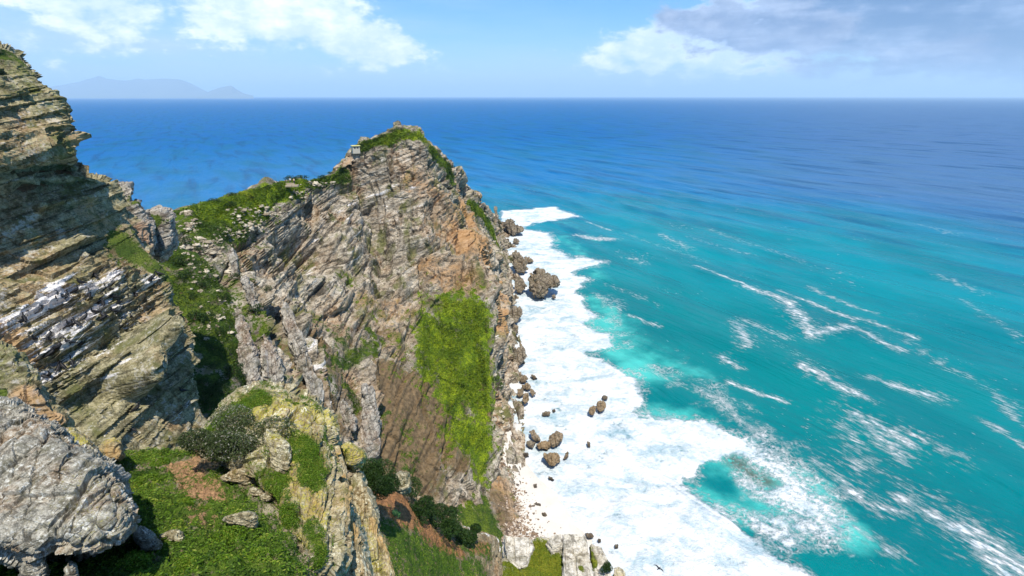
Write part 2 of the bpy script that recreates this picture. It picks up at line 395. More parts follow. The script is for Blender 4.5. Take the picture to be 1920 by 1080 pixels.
cols = [
 [(225, 440, 104), (235, 465, 99), (250, 510, 92), (265, 570, 85), (280, 650, 76), (300, 730, 70), (320, 820, 63)],
 [(335, 399, 118), (345, 430, 110), (358, 470, 102), (372, 520, 94), (390, 590, 86), (405, 680, 78), (425, 790, 70)],
 [(385, 384, 126), (400, 412, 119), (415, 455, 111), (425, 515, 102), (440, 600, 92), (465, 690, 84), (500, 800, 76)],
 [(450, 363, 136), (455, 398, 130), (450, 455, 121), (455, 530, 111), (490, 610, 100), (530, 710, 90), (570, 820, 82)],
 [(520, 346, 150), (520, 378, 146), (528, 425, 139), (550, 505, 127), (580, 605, 113), (625, 730, 98), (660, 860, 88)],
 [(585, 334, 165), (590, 352, 163), (603, 410, 157), (625, 492, 143), (652, 595, 127), (690, 730, 109), (725, 880, 95)],
 [(630, 322, 176), (636, 338, 175), (655, 400, 167), (685, 490, 152), (712, 592, 136), (745, 730, 116), (780, 900, 99)],
 [(659, 276, 184), (662, 322, 180), (688, 392, 172), (722, 482, 157), (752, 582, 141), (788, 730, 121), (825, 925, 101)],
 [(700, 262, 190), (706, 312, 184), (730, 382, 175), (765, 472, 161), (795, 570, 147), (830, 730, 126), (860, 950, 101)],
 [(748, 241, 194), (756, 302, 186), (782, 372, 178), (812, 462, 165), (842, 562, 151), (866, 730, 129), (885, 965, 103)],
 [(784, 246, 196), (795, 300, 190), (820, 370, 184), (852, 460, 171), (884, 560, 153), (900, 730, 132), (907, 950, 109)],
 [(800, 262, 198), (815, 310, 195), (850, 382, 193), (897, 458, 180), (925, 568, 156), (926, 730, 133), (928, 920, 115)],
 [(815, 276, 205), (835, 325, 206), (876, 400, 214), (912, 462, 214), (938, 560, 196), (946, 710, 162), (952, 860, 130)],
 [(835, 292, 218), (856, 340, 222), (893, 402, 236), (926, 462, 244), (948, 552, 226), (962, 660, 194), (982, 770, 156)],
 [(860, 320, 235), (876, 356, 242), (905, 402, 262), (932, 452, 278), (950, 512, 272), (963, 590, 236), (978, 662, 198)],
 [(885, 358, 260), (897, 380, 272), (915, 412, 295), (933, 443, 308), (948, 480, 303), (958, 525, 288), (970, 572, 253)],
 [(908, 388, 290), (916, 401, 305), (927, 420, 325), (937, 442, 338), (947, 465, 342), (956, 490, 329), (968, 512, 305)],
 [(922, 402, 330), (927, 411, 345), (933, 422, 360), (939, 436, 372), (948, 450, 372), (955, 464, 360), (964, 477, 345)],
 [(929, 404, 400), (934, 411, 415), (940, 417, 425), (945, 423, 428), (951, 430, 420), (956, 437, 408), (962, 444, 395)],
]
C = []
for i, c in enumerate(cols):
    pts = [P(*q) for q in c]
    r = pts[0]; n = len(cols)
    back = np.array([-0.35, 0.94, 0]) if i < 12 else np.array([-0.9, 0.45, 0])
    if i >= 17: back = np.array([-0.6, 0.8, 0])
    b1 = r + back * 7 + [0, 0, -1.2]; b2 = r + back * 22 + [0, 0, -r[2] * 0.28]; b3 = r + back * 70; b3[2] = -6
    f = pts[-1]; tail = f + (f - pts[-2]) * 0.35; tail[2] = min(tail[2], f[2] - 8)
    C.append([b3, b2, b1] + pts + [tail])
headcaps = {
 'moss': [(850, 585, 850, 720, 14), (890, 600, 895, 860, 8), (800, 720, 900, 720, 7), (830, 760, 900, 760, 6), (860, 800, 905, 830, 5), (880, 850, 912, 880, 4), (700, 262, 790, 256, 5, .9), (815, 285, 850, 330, 5, .5), (890, 385, 940, 455, 6, .8), (400, 390, 560, 348, 9, .8), (880, 950, 890, 960, 4)],
 'veg': [ # ridge meadow west of the summit
   (345, 405, 500, 365, 5), (350, 425, 470, 385, 6), (370, 440, 440, 420, 6), (500, 362, 560, 345, 3.2), (560, 345, 650, 322, 2.6), (590, 340, 650, 328, 2.5),
   (480, 375, 560, 358, 3),
   (670, 276, 745, 256, 2.2), (720, 262, 790, 256, 2.6), (690, 268, 760, 250, 3),
   (812, 285, 845, 320, 4, .9), (835, 310, 850, 340, 4, .8), (835, 340, 870, 380, 3, .45),
   (890, 385, 925, 425, 5), (905, 400, 940, 455, 5),
   # the bright slope
   (852, 585, 850, 730, 8, 1.0), (812, 606, 802, 695, 6, .95), (835, 570, 880, 562, 2.5, .7), (760, 800, 770, 870, 5, .6), (740, 700, 780, 720, 5, .6), (720, 760, 700, 820, 4, .55), (700, 560, 740, 640, 5, .5), (640, 520, 680, 560, 6, .5), (888, 580, 898, 750, 6.5, 1.0), (790, 640, 795, 690, 3.5, .75), (850, 730, 872, 810, 7, .95), (895, 740, 902, 870, 4.5, .95), (872, 800, 890, 870, 2.6, .7), (770, 690, 800, 760, 3.5, .5), (835, 780, 850, 850, 2, .6), (890, 890, 915, 910, 2, .7), (870, 560, 900, 540, 2.5, .6), (480, 610, 520, 690, 2.5, .6), (600, 600, 690, 640, 4, .5), (560, 560, 600, 580, 3, .45), (640, 640, 600, 740, 3.5, .6),
   (640, 680, 700, 650, 3, .8), (650, 720, 670, 760, 2.5, .8), (600, 660, 640, 700, 2.5, .6), (500, 640, 550, 760, 2.5, .7), (690, 620, 720, 640, 2, .7), (750, 700, 790, 740, 3, .4),
   (350, 480, 400, 560, 5, .9), (340, 540, 420, 640, 7, 1), (370, 620, 430, 700, 6, 1), (380, 700, 420, 790, 6, .9), (440, 480, 450, 520, 2, .7), (470, 560, 490, 600, 2.5, .7), (300, 520, 340, 600, 5), (300, 460, 345, 500, 5),
   (930, 680, 945, 720, 2.5, .7), (770, 540, 800, 560, 2, .5), (880, 950, 890, 960, 2)],
 'soil': [(600, 640, 640, 720, 5, .6), (520, 650, 560, 740, 3.5, .5), (660, 640, 700, 690, 4, .5), (400, 660, 430, 700, 2.5, .7), (440, 560, 450, 600, 2.5, .6), (380, 440, 440, 440, 4, .5), (430, 420, 470, 400, 3, .5), (720, 700, 740, 850, 7, .85), (760, 720, 790, 880, 7, .85), (810, 730, 840, 830, 6, .8), (720, 620, 780, 700, 3, .5), (820, 800, 860, 860, 5, .7), (680, 780, 700, 860, 4, .55), (610, 760, 620, 800, 4, .8), (420, 660, 440, 720, 4, .6),
   (905, 455, 925, 500, 4, .55), (560, 620, 600, 640, 3, .5), (900, 720, 915, 780, 2.0, .9), (870, 760, 885, 870, 2, .6)],
 'warm': [(780, 340, 830, 370, 8, .6), (880, 440, 930, 520, 9, 1.3), (925, 520, 940, 600, 8, 1.0), (870, 370, 900, 430, 8, .9), (830, 460, 870, 480, 6, .5), (850, 520, 880, 540, 6, .7), (800, 500, 850, 540, 6, .7),
   (680, 560, 760, 580, 7, .6), (720, 600, 740, 660, 5, .6), (740, 400, 800, 440, 4, .35), (850, 380, 880, 420, 8, .6), (640, 300, 660, 320, 3, .6)],
 'pale': [(620, 420, 700, 400, 6, .45), (700, 330, 740, 380, 7, .4), (630, 500, 700, 520, 9, .3), (960, 580, 965, 640, 6, .5), (945, 530, 950, 560, 5, .5), (930, 620, 940, 640, 5, .35), (470, 640, 500, 700, 3, .5), (560, 680, 600, 770, 3, .5), (690, 720, 690, 820, 2.4, .42)],
}
def head_extra(V):
    S = Surf(V)
    r = np.zeros(V.shape[:2])
    for (a, b, c, d, rad, k) in [(570, 470, 600, 455, 6, -6), (575, 500, 620, 480, 4, -4), (575, 540, 590, 580, 5, -3),    # the dark alcove
                                 (435, 580, 500, 730, 4, 3.6), (455, 560, 470, 600, 2.5, 2.5), (530, 610, 600, 780, 3.0, 4.2), (690, 700, 690, 830, 2.5, 2.6), (650, 770, 640, 800, 2, 2),
                                 (505, 600, 560, 800, 3, -2.2), (640, 660, 650, 780, 5, -2), (665, 340, 730, 480, 3, -2.5), (700, 460, 760, 620, 3, -1.6), (830, 790, 815, 880, 2.5, 2.0), (845, 790, 840, 900, 1.6, -2.0),
                                 (790, 330, 850, 400, 3, 1.8), (770, 455, 830, 450, 3, 2.2), (870, 500, 915, 540, 4, 2.4), (800, 520, 805, 560, 3, 1.5), (862, 935, 896, 955, 3, 2.0), (925, 600, 927, 880, 1.5, 1.6)]:
        r = r + k * capsules(S, V, [(a, b, c, d, rad)]) ** 1.2
    fins = np.abs(fbm(V * np.array([1, .35, .25]), 9, 3, 5)) * -5.0 + 1.2 + 3.2 * fbm(V * np.array([1, .6, .5]), 26, 3, 6)
    r = r + 3.0 * blocks(V, 9.5, 15, 301, jg=.9) + 1.5 * beds(V, 6.0, 305) + 1.5 * blocks(V, 4.4, 6.5, 303, jg=.9)
    jr = int(np.argmin(np.linalg.norm(V[0] - C[0][3], axis=1)))
    r = r * np.clip((np.arange(V.shape[1]) - jr - 4) / 30.0, 0.12, 1)[None, :]
    zf_ = np.clip((11 - V[..., 2]) / 8, 0, 1) * (V[..., 1] > 150)
    r = r + zf_ * (2.6 * fbm(V, 7, 3, 307) + 2.2 * blocks(V, 2.6, 3.2, 309, bed=unit([.8, .1, .5])))
    return r + fins * np.clip((V[..., 2] - 4) / 20, 0, 1)
head, HV, HN, HA, HS = build_terrain('headland', C, 720, 640, M_head, 1.55, 3, headcaps, vegamp=0.7, mapfn=head_extra, bk=.5)
SC['n_head'] = len(HV)

# ------------------------------------------------------------------ the sea, one sheet to the horizon
SWELL = unit([0.5, -0.86, 0])             # crests run this way
CROSS = unit([0.86, 0.5, 0])
def geo(a, step0, r, lim):
    out = [a]; s = step0
    while out[-1] < lim: out.append(out[-1] + s); s *= r
    return np.array(out)
yy = np.concatenate([[-6000, -1500, -400, -100, -20, 20, 50], np.arange(70, 190, 0.62), geo(190, 0.66, 1.0075, 75000)])
xr = np.concatenate([np.arange(-12, 75, 0.62), geo(75, 0.64, 1.0105, 90000)])
xl = -geo(12.6, 0.7, 1.035, 90000)[::-1]
xx = np.concatenate([xl, xr])
XX, YY = np.meshgrid(xx, yy, indexing='ij')
SV = np.stack([XX, YY, np.zeros_like(XX)], -1)
near = np.exp(-np.maximum(YY, 0) / 900)
u_ = XX * CROSS[0] + YY * CROSS[1]; v_ = XX * SWELL[0] + YY * SWELL[1]
WX = 3.2 * fbm(SV, 16, 3, 61) + 1.3 * fbm(SV, 4.5, 2, 62); WY = 3.2 * fbm(SV, 18, 3, 63) + 1.3 * fbm(SV, 4.5, 2, 64)
XX0, YY0 = XX, YY; XX = XX + WX; YY = YY + WY
def seg(a, b, c, d, r, k=1.0):
    A, B = PZ(a, b)[:2], PZ(c, d)[:2]; dd = B - A
    t = np.clip(((XX - A[0]) * dd[0] + (YY - A[1]) * dd[1]) / (dd @ dd + 1e-6), 0, 1)
    q = np.hypot(XX - A[0] - t * dd[0], YY - A[1] - t * dd[1])
    return k * np.clip(1.5 - q / r, 0, 1.5)
def poly_sd(pts):                          # signed distance (inside positive) to a shoreline polygon
    Q = np.array([PZ(*p)[:2] for p in pts]); n = len(Q)
    d = np.full(XX.shape, 1e9); ins = np.zeros(XX.shape, bool)
    for i in range(n):
        a, b = Q[i], Q[(i + 1) % n]; e = b - a
        t = np.clip(((XX - a[0]) * e[0] + (YY - a[1]) * e[1]) / (e @ e), 0, 1)
        d = np.minimum(d, np.hypot(XX - a[0] - t * e[0], YY - a[1] - t * e[1]))
        cnd = ((a[1] > YY) != (b[1] > YY)) & (XX < (b[0] - a[0]) * (YY - a[1]) / (b[1] - a[1] + 1e-12) + a[0])
        ins ^= cnd
    return np.where(ins, d, -d)
surf_edge = [(940, 396), (985, 392), (1040, 386), (1086, 405), (1040, 415), (1000, 418), (985, 428), (1030, 436), (1050, 450), (1045, 465), (1075, 480), (1135, 488), (1140, 495), (1085, 512), (1120, 525), (1085, 545), (1110, 575), (1130, 592),
             (1110, 610), (1160, 625), (1165, 650), (1120, 665), (1160, 685), (1205, 705), (1222, 735), (1205, 775), (1260, 778), (1330, 792), (1400, 830), (1440, 870), (1400, 868), (1340, 872), (1320, 900), (1290, 910), (1340, 945), (1380, 975), (1415, 1000), (1450, 1045), (1520, 1085), (1600, 1160),
             (900, 1300), (700, 1000), (920, 900), (930, 700), (940, 560), (925, 450)]
sd = poly_sd(surf_edge)
dist = np.sqrt(XX**2 + YY**2 + 1)
sd = sd + 3.5 * fbm(SV, 22, 3, 66) * 1.0
foam = np.clip(0.5 + sd / (7.5 + dist * 0.006), 0, 1)
foam[(dist > 900)] = 0
lace = np.zeros(XX.shape)
for s_ in [(1230, 790, 1400, 850, 9, .75), (1400, 850, 1500, 930, 10, .8), (1420, 900, 1540, 960, 9, .9), (1350, 960, 1480, 1010, 6, .8), (1450, 980, 1560, 1000, 7, .7), (1500, 900, 1580, 970, 6, .6), (1420, 820, 1480, 860, 5, .45), (1500, 870, 1570, 930, 5, .45),
           (1130, 560, 1180, 640, 8, .35), (1100, 445, 1145, 450, 5, .6), (1230, 690, 1400, 760, 9, .33), (1280, 720, 1480, 850, 8, .4), (1350, 770, 1430, 820, 5, .5), (1330, 880, 1330, 930, 4, .3), (1080, 480, 1140, 495, 5, .5), (1270, 660, 1300, 690, 5, .25)]:
    lace = np.maximum(lace, seg(*s_))
streak = np.zeros(XX.shape)
for s_ in [(1305, 500, 1400, 540, 1.8), (1400, 540, 1470, 565, 3), (1470, 565, 1525, 625, 4.2), (1525, 625, 1600, 615, 3.2), (1600, 615, 1700, 660, 2.2), (1460, 545, 1600, 600, 2.0), (1600, 595, 1720, 635, 1.7), (1520, 540, 1640, 590, 1.8, .8), (1380, 610, 1400, 650, 3.2), (1390, 600, 1470, 630, 3.5, .7), (1360, 665, 1385, 685, 2.5),
           (1510, 690, 1590, 735, 3.2), (1560, 720, 1640, 760, 2), (1640, 705, 1760, 745, 3), (1365, 716, 1420, 735, 2.0), (1420, 735, 1470, 752, 1.6), (1180, 592, 1235, 612, 1.4), (1600, 780, 1680, 850, 4, .8), (1630, 790, 1700, 830, 3), (1580, 800, 1620, 870, 4, .7), (1680, 800, 1780, 850, 3, .7),
           (1680, 925, 1800, 1000, 3.0), (1800, 990, 1920, 1060, 5), (1830, 1010, 1900, 1075, 4), (1600, 920, 1700, 960, 2.4, .8), (1590, 980, 1680, 1030, 2, .8), (1840, 790, 1920, 840, 1.6), (1860, 740, 1920, 800, 1.6, .7), (1800, 560, 1920, 640, 1.8, .5), (1540, 870, 1640, 940, 3, .7),
           (1330, 430, 1500, 490, 2.2, .45), (1170, 435, 1330, 490, 2.0, .4), (1240, 440, 1290, 465, 3, .6), (1170, 480, 1200, 490, 3, .6), (1290, 445, 1420, 480, 2, .35), (1100, 415, 1145, 432, 1.8, .9), (1080, 440, 1150, 450, 3.2, .9), (1140, 535, 1240, 575, 1.5, .4), (1720, 420, 1790, 440, 3, .4), (1760, 520, 1830, 545, 3, .5), (1450, 640, 1560, 700, 2.4, .35),
           (1700, 640, 1900, 760, 2.0, .45), (1650, 880, 1800, 960, 2.4, .4), (1150, 560, 1160, 590, 2.4, .6), (1240, 790, 1400, 860, 3, .6), (1420, 840, 1560, 960, 2.4, .7), (1230, 700, 1330, 745, 2, .6), (1330, 745, 1420, 820, 2.2, .7)]:
    streak = np.maximum(streak, np.maximum(seg(*s_), .26 * seg(*s_[:4], s_[4] * 2.1)))
milk = np.clip(seg(1130, 600, 1200, 700, 12, .8), 0, 1)
for s_ in [(1190, 660, 1280, 690, 12, .5), (1250, 790, 1480, 930, 12, .75), (1300, 930, 1500, 990, 9, .5), (1350, 880, 1450, 960, 9, .55), (1050, 440, 1130, 520, 9, .35), (1100, 560, 1160, 600, 9, .5), (1500, 900, 1590, 990, 7, .8), (1040, 410, 1120, 450, 10, .2)]:
    milk = np.maximum(milk, np.clip(seg(*s_), 0, 1))
reef = np.clip(seg(1370, 868, 1440, 905, 3.4, .6), 0, 1)
hole = np.clip(np.maximum(seg(1340, 890, 1345, 905, 4.2), seg(1345, 920, 1365, 930, 3, .9)), 0, 1)
hole = np.maximum(hole, np.clip(seg(1360, 950, 1400, 990, 2.5, .8), 0, 1))
reef_ = np.clip(reef * 1.3, 0, 1); lace = lace * (1 - .75 * reef_)
foam = foam * (1 - hole) * (1 - .6 * reef_); lace = lace * (1 - 0.5 * hole)
# swell and chop
amp = 1.5 * np.clip((YY - 60) / 120, 0.25, 1.0)
zz = 0
for wl, a, ph, tw in [(62, .38, 0.3, .0), (43, .26, 1.7, .15), (27, .17, 4.0, -.2), (16, .10, 2.2, .3)]:
    uu = u_ * math.cos(tw) + v_ * math.sin(tw)
    warpn = 18 * fbm(SV, 260, 3, int(wl))
    zz = zz + a * np.sin((uu + warpn) * 2 * math.pi / wl + ph) * np.clip(1.7 - (dist / (wl * 55)), 0, 1)
zz = zz * amp * (1 - 0.75 * np.clip(foam, 0, 1))
fm = np.clip(foam, 0, 1)
zz = zz + fm * (0.35 + 0.55 * fbm(SV, 5.5, 4, 21) + 0.5 * fbm(SV, 17, 3, 22)) * np.clip(1 - dist / 700, 0, 1)
SV[..., 2] = zz
M, t = newmat('sea_water')
pos = t.n('ShaderNodeNewGeometry', {}, 0)
pu = t.dot(pos, tuple(CROSS)); pv = t.dot(pos, tuple(SWELL)); 
sx = t.n('ShaderNodeSeparateXYZ', {0: pos}, None)
px_, py_ = sx.outputs[0], sx.outputs[1]
an = t.n('ShaderNodeCombineXYZ', {0: pu, 1: t.m('MULTIPLY', pv, 0.17), 2: 0.0})     # long along the crests
an2 = t.n('ShaderNodeCombineXYZ', {0: pu, 1: t.m('MULTIPLY', pv, 0.42), 2: 0.0})
big = t.noise(pos, 0.0035, 4, 0.6); med = t.noise(an2, 0.022, 5, 0.6); sw = t.noise(an, 0.045, 5, 0.6, dist=0.4)
rng = t.v('LENGTH', t.v('SUBTRACT', pos, (20, 150, 0)), out=1)
rw = t.m('ADD', rng, t.m('MULTIPLY', t.m('SUBTRACT', big, 0.5), 380.0))
c_near, c_mid, c_azure, c_deep = (.000, .165, .175, 1), (.000, .205, .25, 1), (.000, .130, .33, 1), (.000, .095, .30, 1)
col = t.mix(t.ss(rw, 60, 260), c_near, c_mid)
col = t.mix(t.ss(rw, 230, 560), col, c_azure)
col = t.mix(t.ss(rw, 450, 1500), col, c_deep)
col = t.mix(t.m('MULTIPLY', t.ss(med, 0.42, 0.64), 0.45), col, (.0, .10, .13, 1))
rgt = t.ss(t.m('DIVIDE', px_, t.m('ADD', py_, 60.0)), 0.05, 0.75)                    # grey cloud reflection painted into the water colour, out to the right
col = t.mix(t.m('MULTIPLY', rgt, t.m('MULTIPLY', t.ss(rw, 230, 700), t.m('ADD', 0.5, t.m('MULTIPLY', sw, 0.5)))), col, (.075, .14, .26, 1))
col = t.mix(t.m('MULTIPLY', t.ss(sw, 0.50, 0.66), t.m('MULTIPLY', t.ss(rw, 150, 420), 0.55)), col, (.0, .05, .14, 1))
mlk = t.ss(t.m('ADD', t.attr('milk'), t.m('MULTIPLY', t.m('SUBTRACT', t.noise(pos, 0.07, 6, 0.62), 0.5), 2.2)), 0.15, 1.25)
col = t.mix(t.m('MULTIPLY', mlk, t.ss(t.attr('milk'), 0.0, 0.3)), col, (.06, .44, .40, 1))
col = t.mix(t.m('MULTIPLY', t.attr('reef'), t.ss(t.noise(pos, 0.5, 6, 0.7), 0.34, 0.5)), col, (.085, .075, .06, 1))
# foam: solid surf, lacy nets, wind streaks
nf1 = t.noise(pos, 0.10, 8, 0.62); nf2 = t.noise(pos, 0.6, 6, 0.66)
f_s = t.m('ADD', t.attr('foam'), t.m('ADD', t.m('MULTIPLY', t.m('SUBTRACT', nf1, 0.5), 1.1), t.m('MULTIPLY', t.m('SUBTRACT', nf2, 0.5), 0.75)))

wv_ = t.n('ShaderNodeTexNoise', {'Vector': pos, 'Scale': 0.12, 'Detail': 4.0}, 1)
wp = t.v('ADD', t.v('MULTIPLY', pos, (1, .8, 1)), t.v('SCALE', t.v('SUBTRACT', wv_, (.5, .5, .5)), scale=4.5))
def net(vec, sc, th):
    d = t.n('ShaderNodeTexVoronoi', {'Vector': vec, 'Scale': sc}, 0, feature='DISTANCE_TO_EDGE', voronoi_dimensions='2D')
    return t.ss(d, th, 0.0)
nets = t.m('MULTIPLY', t.m('MAXIMUM', t.m('MULTIPLY', net(wp, 0.26, 0.16), 0.9), t.m('MULTIPLY', net(wp, 0.7, 0.26), 0.7)), t.ss(t.noise(pos, 0.9, 5, 0.7), 0.34, 0.62))
la = t.attr('lace')
solid = t.m('MAXIMUM', t.ss(f_s, 0.58, 0.86), t.m('MULTIPLY', t.ss(f_s, 0.30, 0.60), t.m('ADD', t.m('MULTIPLY', nets, 0.6), t.m('MULTIPLY', t.ss(nf2, 0.45, 0.7), 0.55))))
cloudy = t.ss(t.m('ADD', nf2, t.m('MULTIPLY', la, 0.30)), 0.58, 0.86)
lacef = t.m('MULTIPLY', t.ss(t.m('ADD', la, t.m('MULTIPLY', t.m('SUBTRACT', nf1, 0.5), 2.0)), 0.30, 0.75), t.m('MAXIMUM', nets, cloudy))
stn = t.noise(t.n('ShaderNodeCombineXYZ', {0: pu, 1: t.m('MULTIPLY', pv, 0.33), 2: 0.0}), 0.75, 7, 0.68)
stm = t.ss(t.m('ADD', t.m('MULTIPLY', t.attr('streak'), 0.30), t.m('ADD', t.m('MULTIPLY', stn, 1.7), t.m('MULTIPLY', nf1, 0.45))), 1.30, 1.60)
stm = t.m('MAXIMUM', stm, t.m('MULTIPLY', t.ss(t.m('ADD', t.m('MULTIPLY', t.attr('streak'), 0.30), t.m('ADD', t.m('MULTIPLY', stn, 1.7), t.m('MULTIPLY', nf1, 0.45))), 1.14, 1.50), 0.42))
stf = t.m('MULTIPLY', stm, t.ss(t.attr('streak'), 0.02, 0.25))
caps_ = t.m('MULTIPLY', t.ss(t.m('ADD', stn, t.m('MULTIPLY', t.noise(an2, 0.035, 3, 0.6), 0.6)), 0.97, 1.09), t.m('SUBTRACT', 0.75, t.ss(rw, 300, 1500), clamp=True))
foamc = t.m('MAXIMUM', t.m('MAXIMUM', solid, lacef), t.m('MAXIMUM', stf, caps_), clamp=True)
nf3 = t.noise(t.v('ADD', t.v('MULTIPLY', pos, (.45, 1.0, 1)), t.v('SCALE', wv_, scale=14.0)), 0.16, 8, 0.66)
fcol = t.mix(t.ss(t.m('ADD', t.m('MULTIPLY', nf3, 0.75), t.m('ADD', t.m('MULTIPLY', nf2, 0.2), t.m('MULTIPLY', nf1, 0.35))), 0.47, 0.74), (.28, .41, .47, 1), (.67, .68, .69, 1))
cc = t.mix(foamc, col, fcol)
chop = t.noise(an2, 0.55, 6, 0.62); rip = t.noise(pos, 2.2, 4, 0.6)
hgt = t.m('ADD', t.m('ADD', t.m('MULTIPLY', chop, 1.0), t.m('MULTIPLY', rip, 0.25)), t.m('MULTIPLY', sw, 9.0))
hgt = t.m('ADD', hgt, t.m('MULTIPLY', foamc, t.m('ADD', 0.25, t.m('MULTIPLY', nf2, 1.4))))
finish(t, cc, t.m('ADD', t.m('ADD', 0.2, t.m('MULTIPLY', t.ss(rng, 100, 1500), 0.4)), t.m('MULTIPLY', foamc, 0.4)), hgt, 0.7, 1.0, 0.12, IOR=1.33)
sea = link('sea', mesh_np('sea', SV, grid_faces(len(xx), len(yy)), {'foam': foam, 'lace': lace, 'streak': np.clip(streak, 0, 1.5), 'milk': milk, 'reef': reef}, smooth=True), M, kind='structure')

# ------------------------------------------------------------------ rocks from an outline with real depth
def inflate(name, outline, Y, thick, mat, amp, seed, ky=0.0, kx=0.0, nth=220, nph=110, box=0.55, caps=None, kind=None, label=None, cat=None, group=None, parent=None, offc=(0, 0), vegamp=0.05, atz=None, jag=0.0, bk=.6, bedd=None, attrs_const=None):
    O = np.array(outline, float); c = O.mean(0) + np.array(offc)
    th = np.linspace(0, 2 * math.pi, nth, endpoint=False)
    r = np.full(nth, 0.0)
    n = len(O)
    for i in range(n):
        a, b = O[i] - c, O[(i + 1) % n] - c
        e = b - a; dx, dy = np.cos(th), np.sin(th)
        den = dx * e[1] - dy * e[0]; den = np.where(np.abs(den) < 1e-9, 1e-9, den)
        tt = (a[0] * e[1] - a[1] * e[0]) / den; ss = (a[0] * dy - a[1] * dx) / den
        ok = (ss >= -1e-6) & (ss <= 1 + 1e-6) & (tt > 0)
        r = np.where(ok, np.maximum(r, tt), r)
    k = max(1, nth // 90); ker = np.ones(2 * k + 1) / (2 * k + 1)
    r = np.convolve(np.concatenate([r[-k:], r, r[:k]]), ker, 'valid')
    uh = np.linspace(0.004, 1, nph // 2); ph = np.arcsin(np.clip(uh ** (1 / box), 0, 1)); ph = np.concatenate([ph, math.pi - ph[::-1][1:]]); nph = len(ph)
    rf = np.sin(ph) ** box; of = -np.sign(np.cos(ph)) * np.abs(np.cos(ph)) ** 0.7
    PX = c[0] + r[:, None] * rf * np.cos(th)[:, None]; PY = c[1] + r[:, None] * rf * np.sin(th)[:, None]
    YD = Y + ky * (PY - c[1]) + kx * (PX - c[0]) + of * thick / 2
    rx = (PX - 960) / F; yd = (PY - 540) / F
    ry = CT - yd * ST; t_ = YD / ry
    V = np.stack([rx * t_, YD, CAMZ + (-ST - yd * CT) * t_], -1)
    if atz is not None: V[..., 2] += atz - V[..., 2].min()
    N = normals(np.concatenate([V[-1:], V, V[:1]]))[1:-1]
    cen = V.reshape(-1, 3).mean(0)
    if np.mean(np.sum(N * (V - cen), -1)) < 0: N = -N
    S = Surf(V); A = {q: capsules(S, V, (caps or {}).get(q, []), .6) for q in ('veg', 'soil', 'warm', 'pale', 'moss')}
    if attrs_const:
        for q, v in attrs_const.items(): A[q] = np.maximum(A[q], v)
    vg = np.clip((A['veg'] - 0.4 + 0.3 * fbm(V, amp * 8, 3, seed)) * 3, 0, 1)
    kw = {}
    if bedd is not None:
        bb = unit(bedd); e1 = unit(np.cross(bb, [0.1, 1, 0.05])); kw = dict(bed=bb, e1=e1, e2=unit(np.cross(bb, e1)))
    kw['bk'] = bk
    if jag: D0 = jag * (blocks(V, amp * 5, amp * 7, seed + 71, jg=.9) + .6 * blocks(V, amp * 2.2, amp * 3, seed + 72, bed=unit([.6, .2, .7]), e1=unit([.7, 0, -.6]), e2=unit([0, 1, -.25]), jg=.6))
    else: D0 = 0
    D = (rocky(V, amp, seed, **kw) + D0) * (1 - 0.75 * vg) + vg * vegamp * fbm(V, vegamp * 6, 4, seed + 5)
    VD = V + N * D[..., None]
    loc = VD.reshape(-1, 3)[np.argmin(VD[..., 2])].copy(); loc[:2] = VD.reshape(-1, 3)[:, :2].mean(0)
    me = mesh_np(name, VD, grid_faces(nth, nph, True), {q: a.ravel() for q, a in A.items()})
    o = link(name, me, mat, parent, label, cat, group, kind)
    return o, VD, N, A

# ------------------------------------------------------------------ left cliff
rows = [(90, 4, 47), (105, 34, 46.8), (132, 64, 46.5), (166, 94, 46), (205, 108, 45.5), (238, 122, 45), (272, 142, 44.5), (296, 146, 44.5), (311, 138, 46), (322, 142, 49), (334, 170, 47.8), (346, 204, 49.5),
        (400, 235, 49.3), (450, 265, 49), (500, 305, 48.5), (540, 326, 47), (590, 338, 45.6), (640, 358, 44), (700, 374, 42.6), (750, 376, 41.6), (790, 380, 40.6), (830, 386, 39.4), (870, 390, 37), (920, 390, 34), (1000, 380, 29)]
C = []
for py, ex, Y in rows:
    dl = 1.0 if py < 300 else 1.25
    wd_ = 110 + 90 * min(1, max(0, (py - 60) / 300))
    row = [P(ex - 620, py, Y - 13), P(ex - 380, py, Y - 9.5), P(ex - wd_, py, Y - 5.0 * dl), P(ex - wd_ * .5, py, Y - 2.6 * dl), P(ex - wd_ * .15, py, Y - 0.8)]
    e = P(ex, py, Y + 0.8)
    if py == 322: row = [q + np.array([-0.5, 1.6, 0]) for q in row]
    bk_ = lambda d, x: np.array([e[0] * (e[1] + d) / e[1] + x, e[1] + d, e[2] - .05 * d])
    row += [e, bk_(4, -1.2), bk_(13, -9), bk_(22, -28)]
    C.append(row)
top = [np.array([q[0] * (q[1] + 12) / q[1] - 1.5, q[1] + 12, q[2] - 2.5]) for q in C[0]]
C = [top] + C
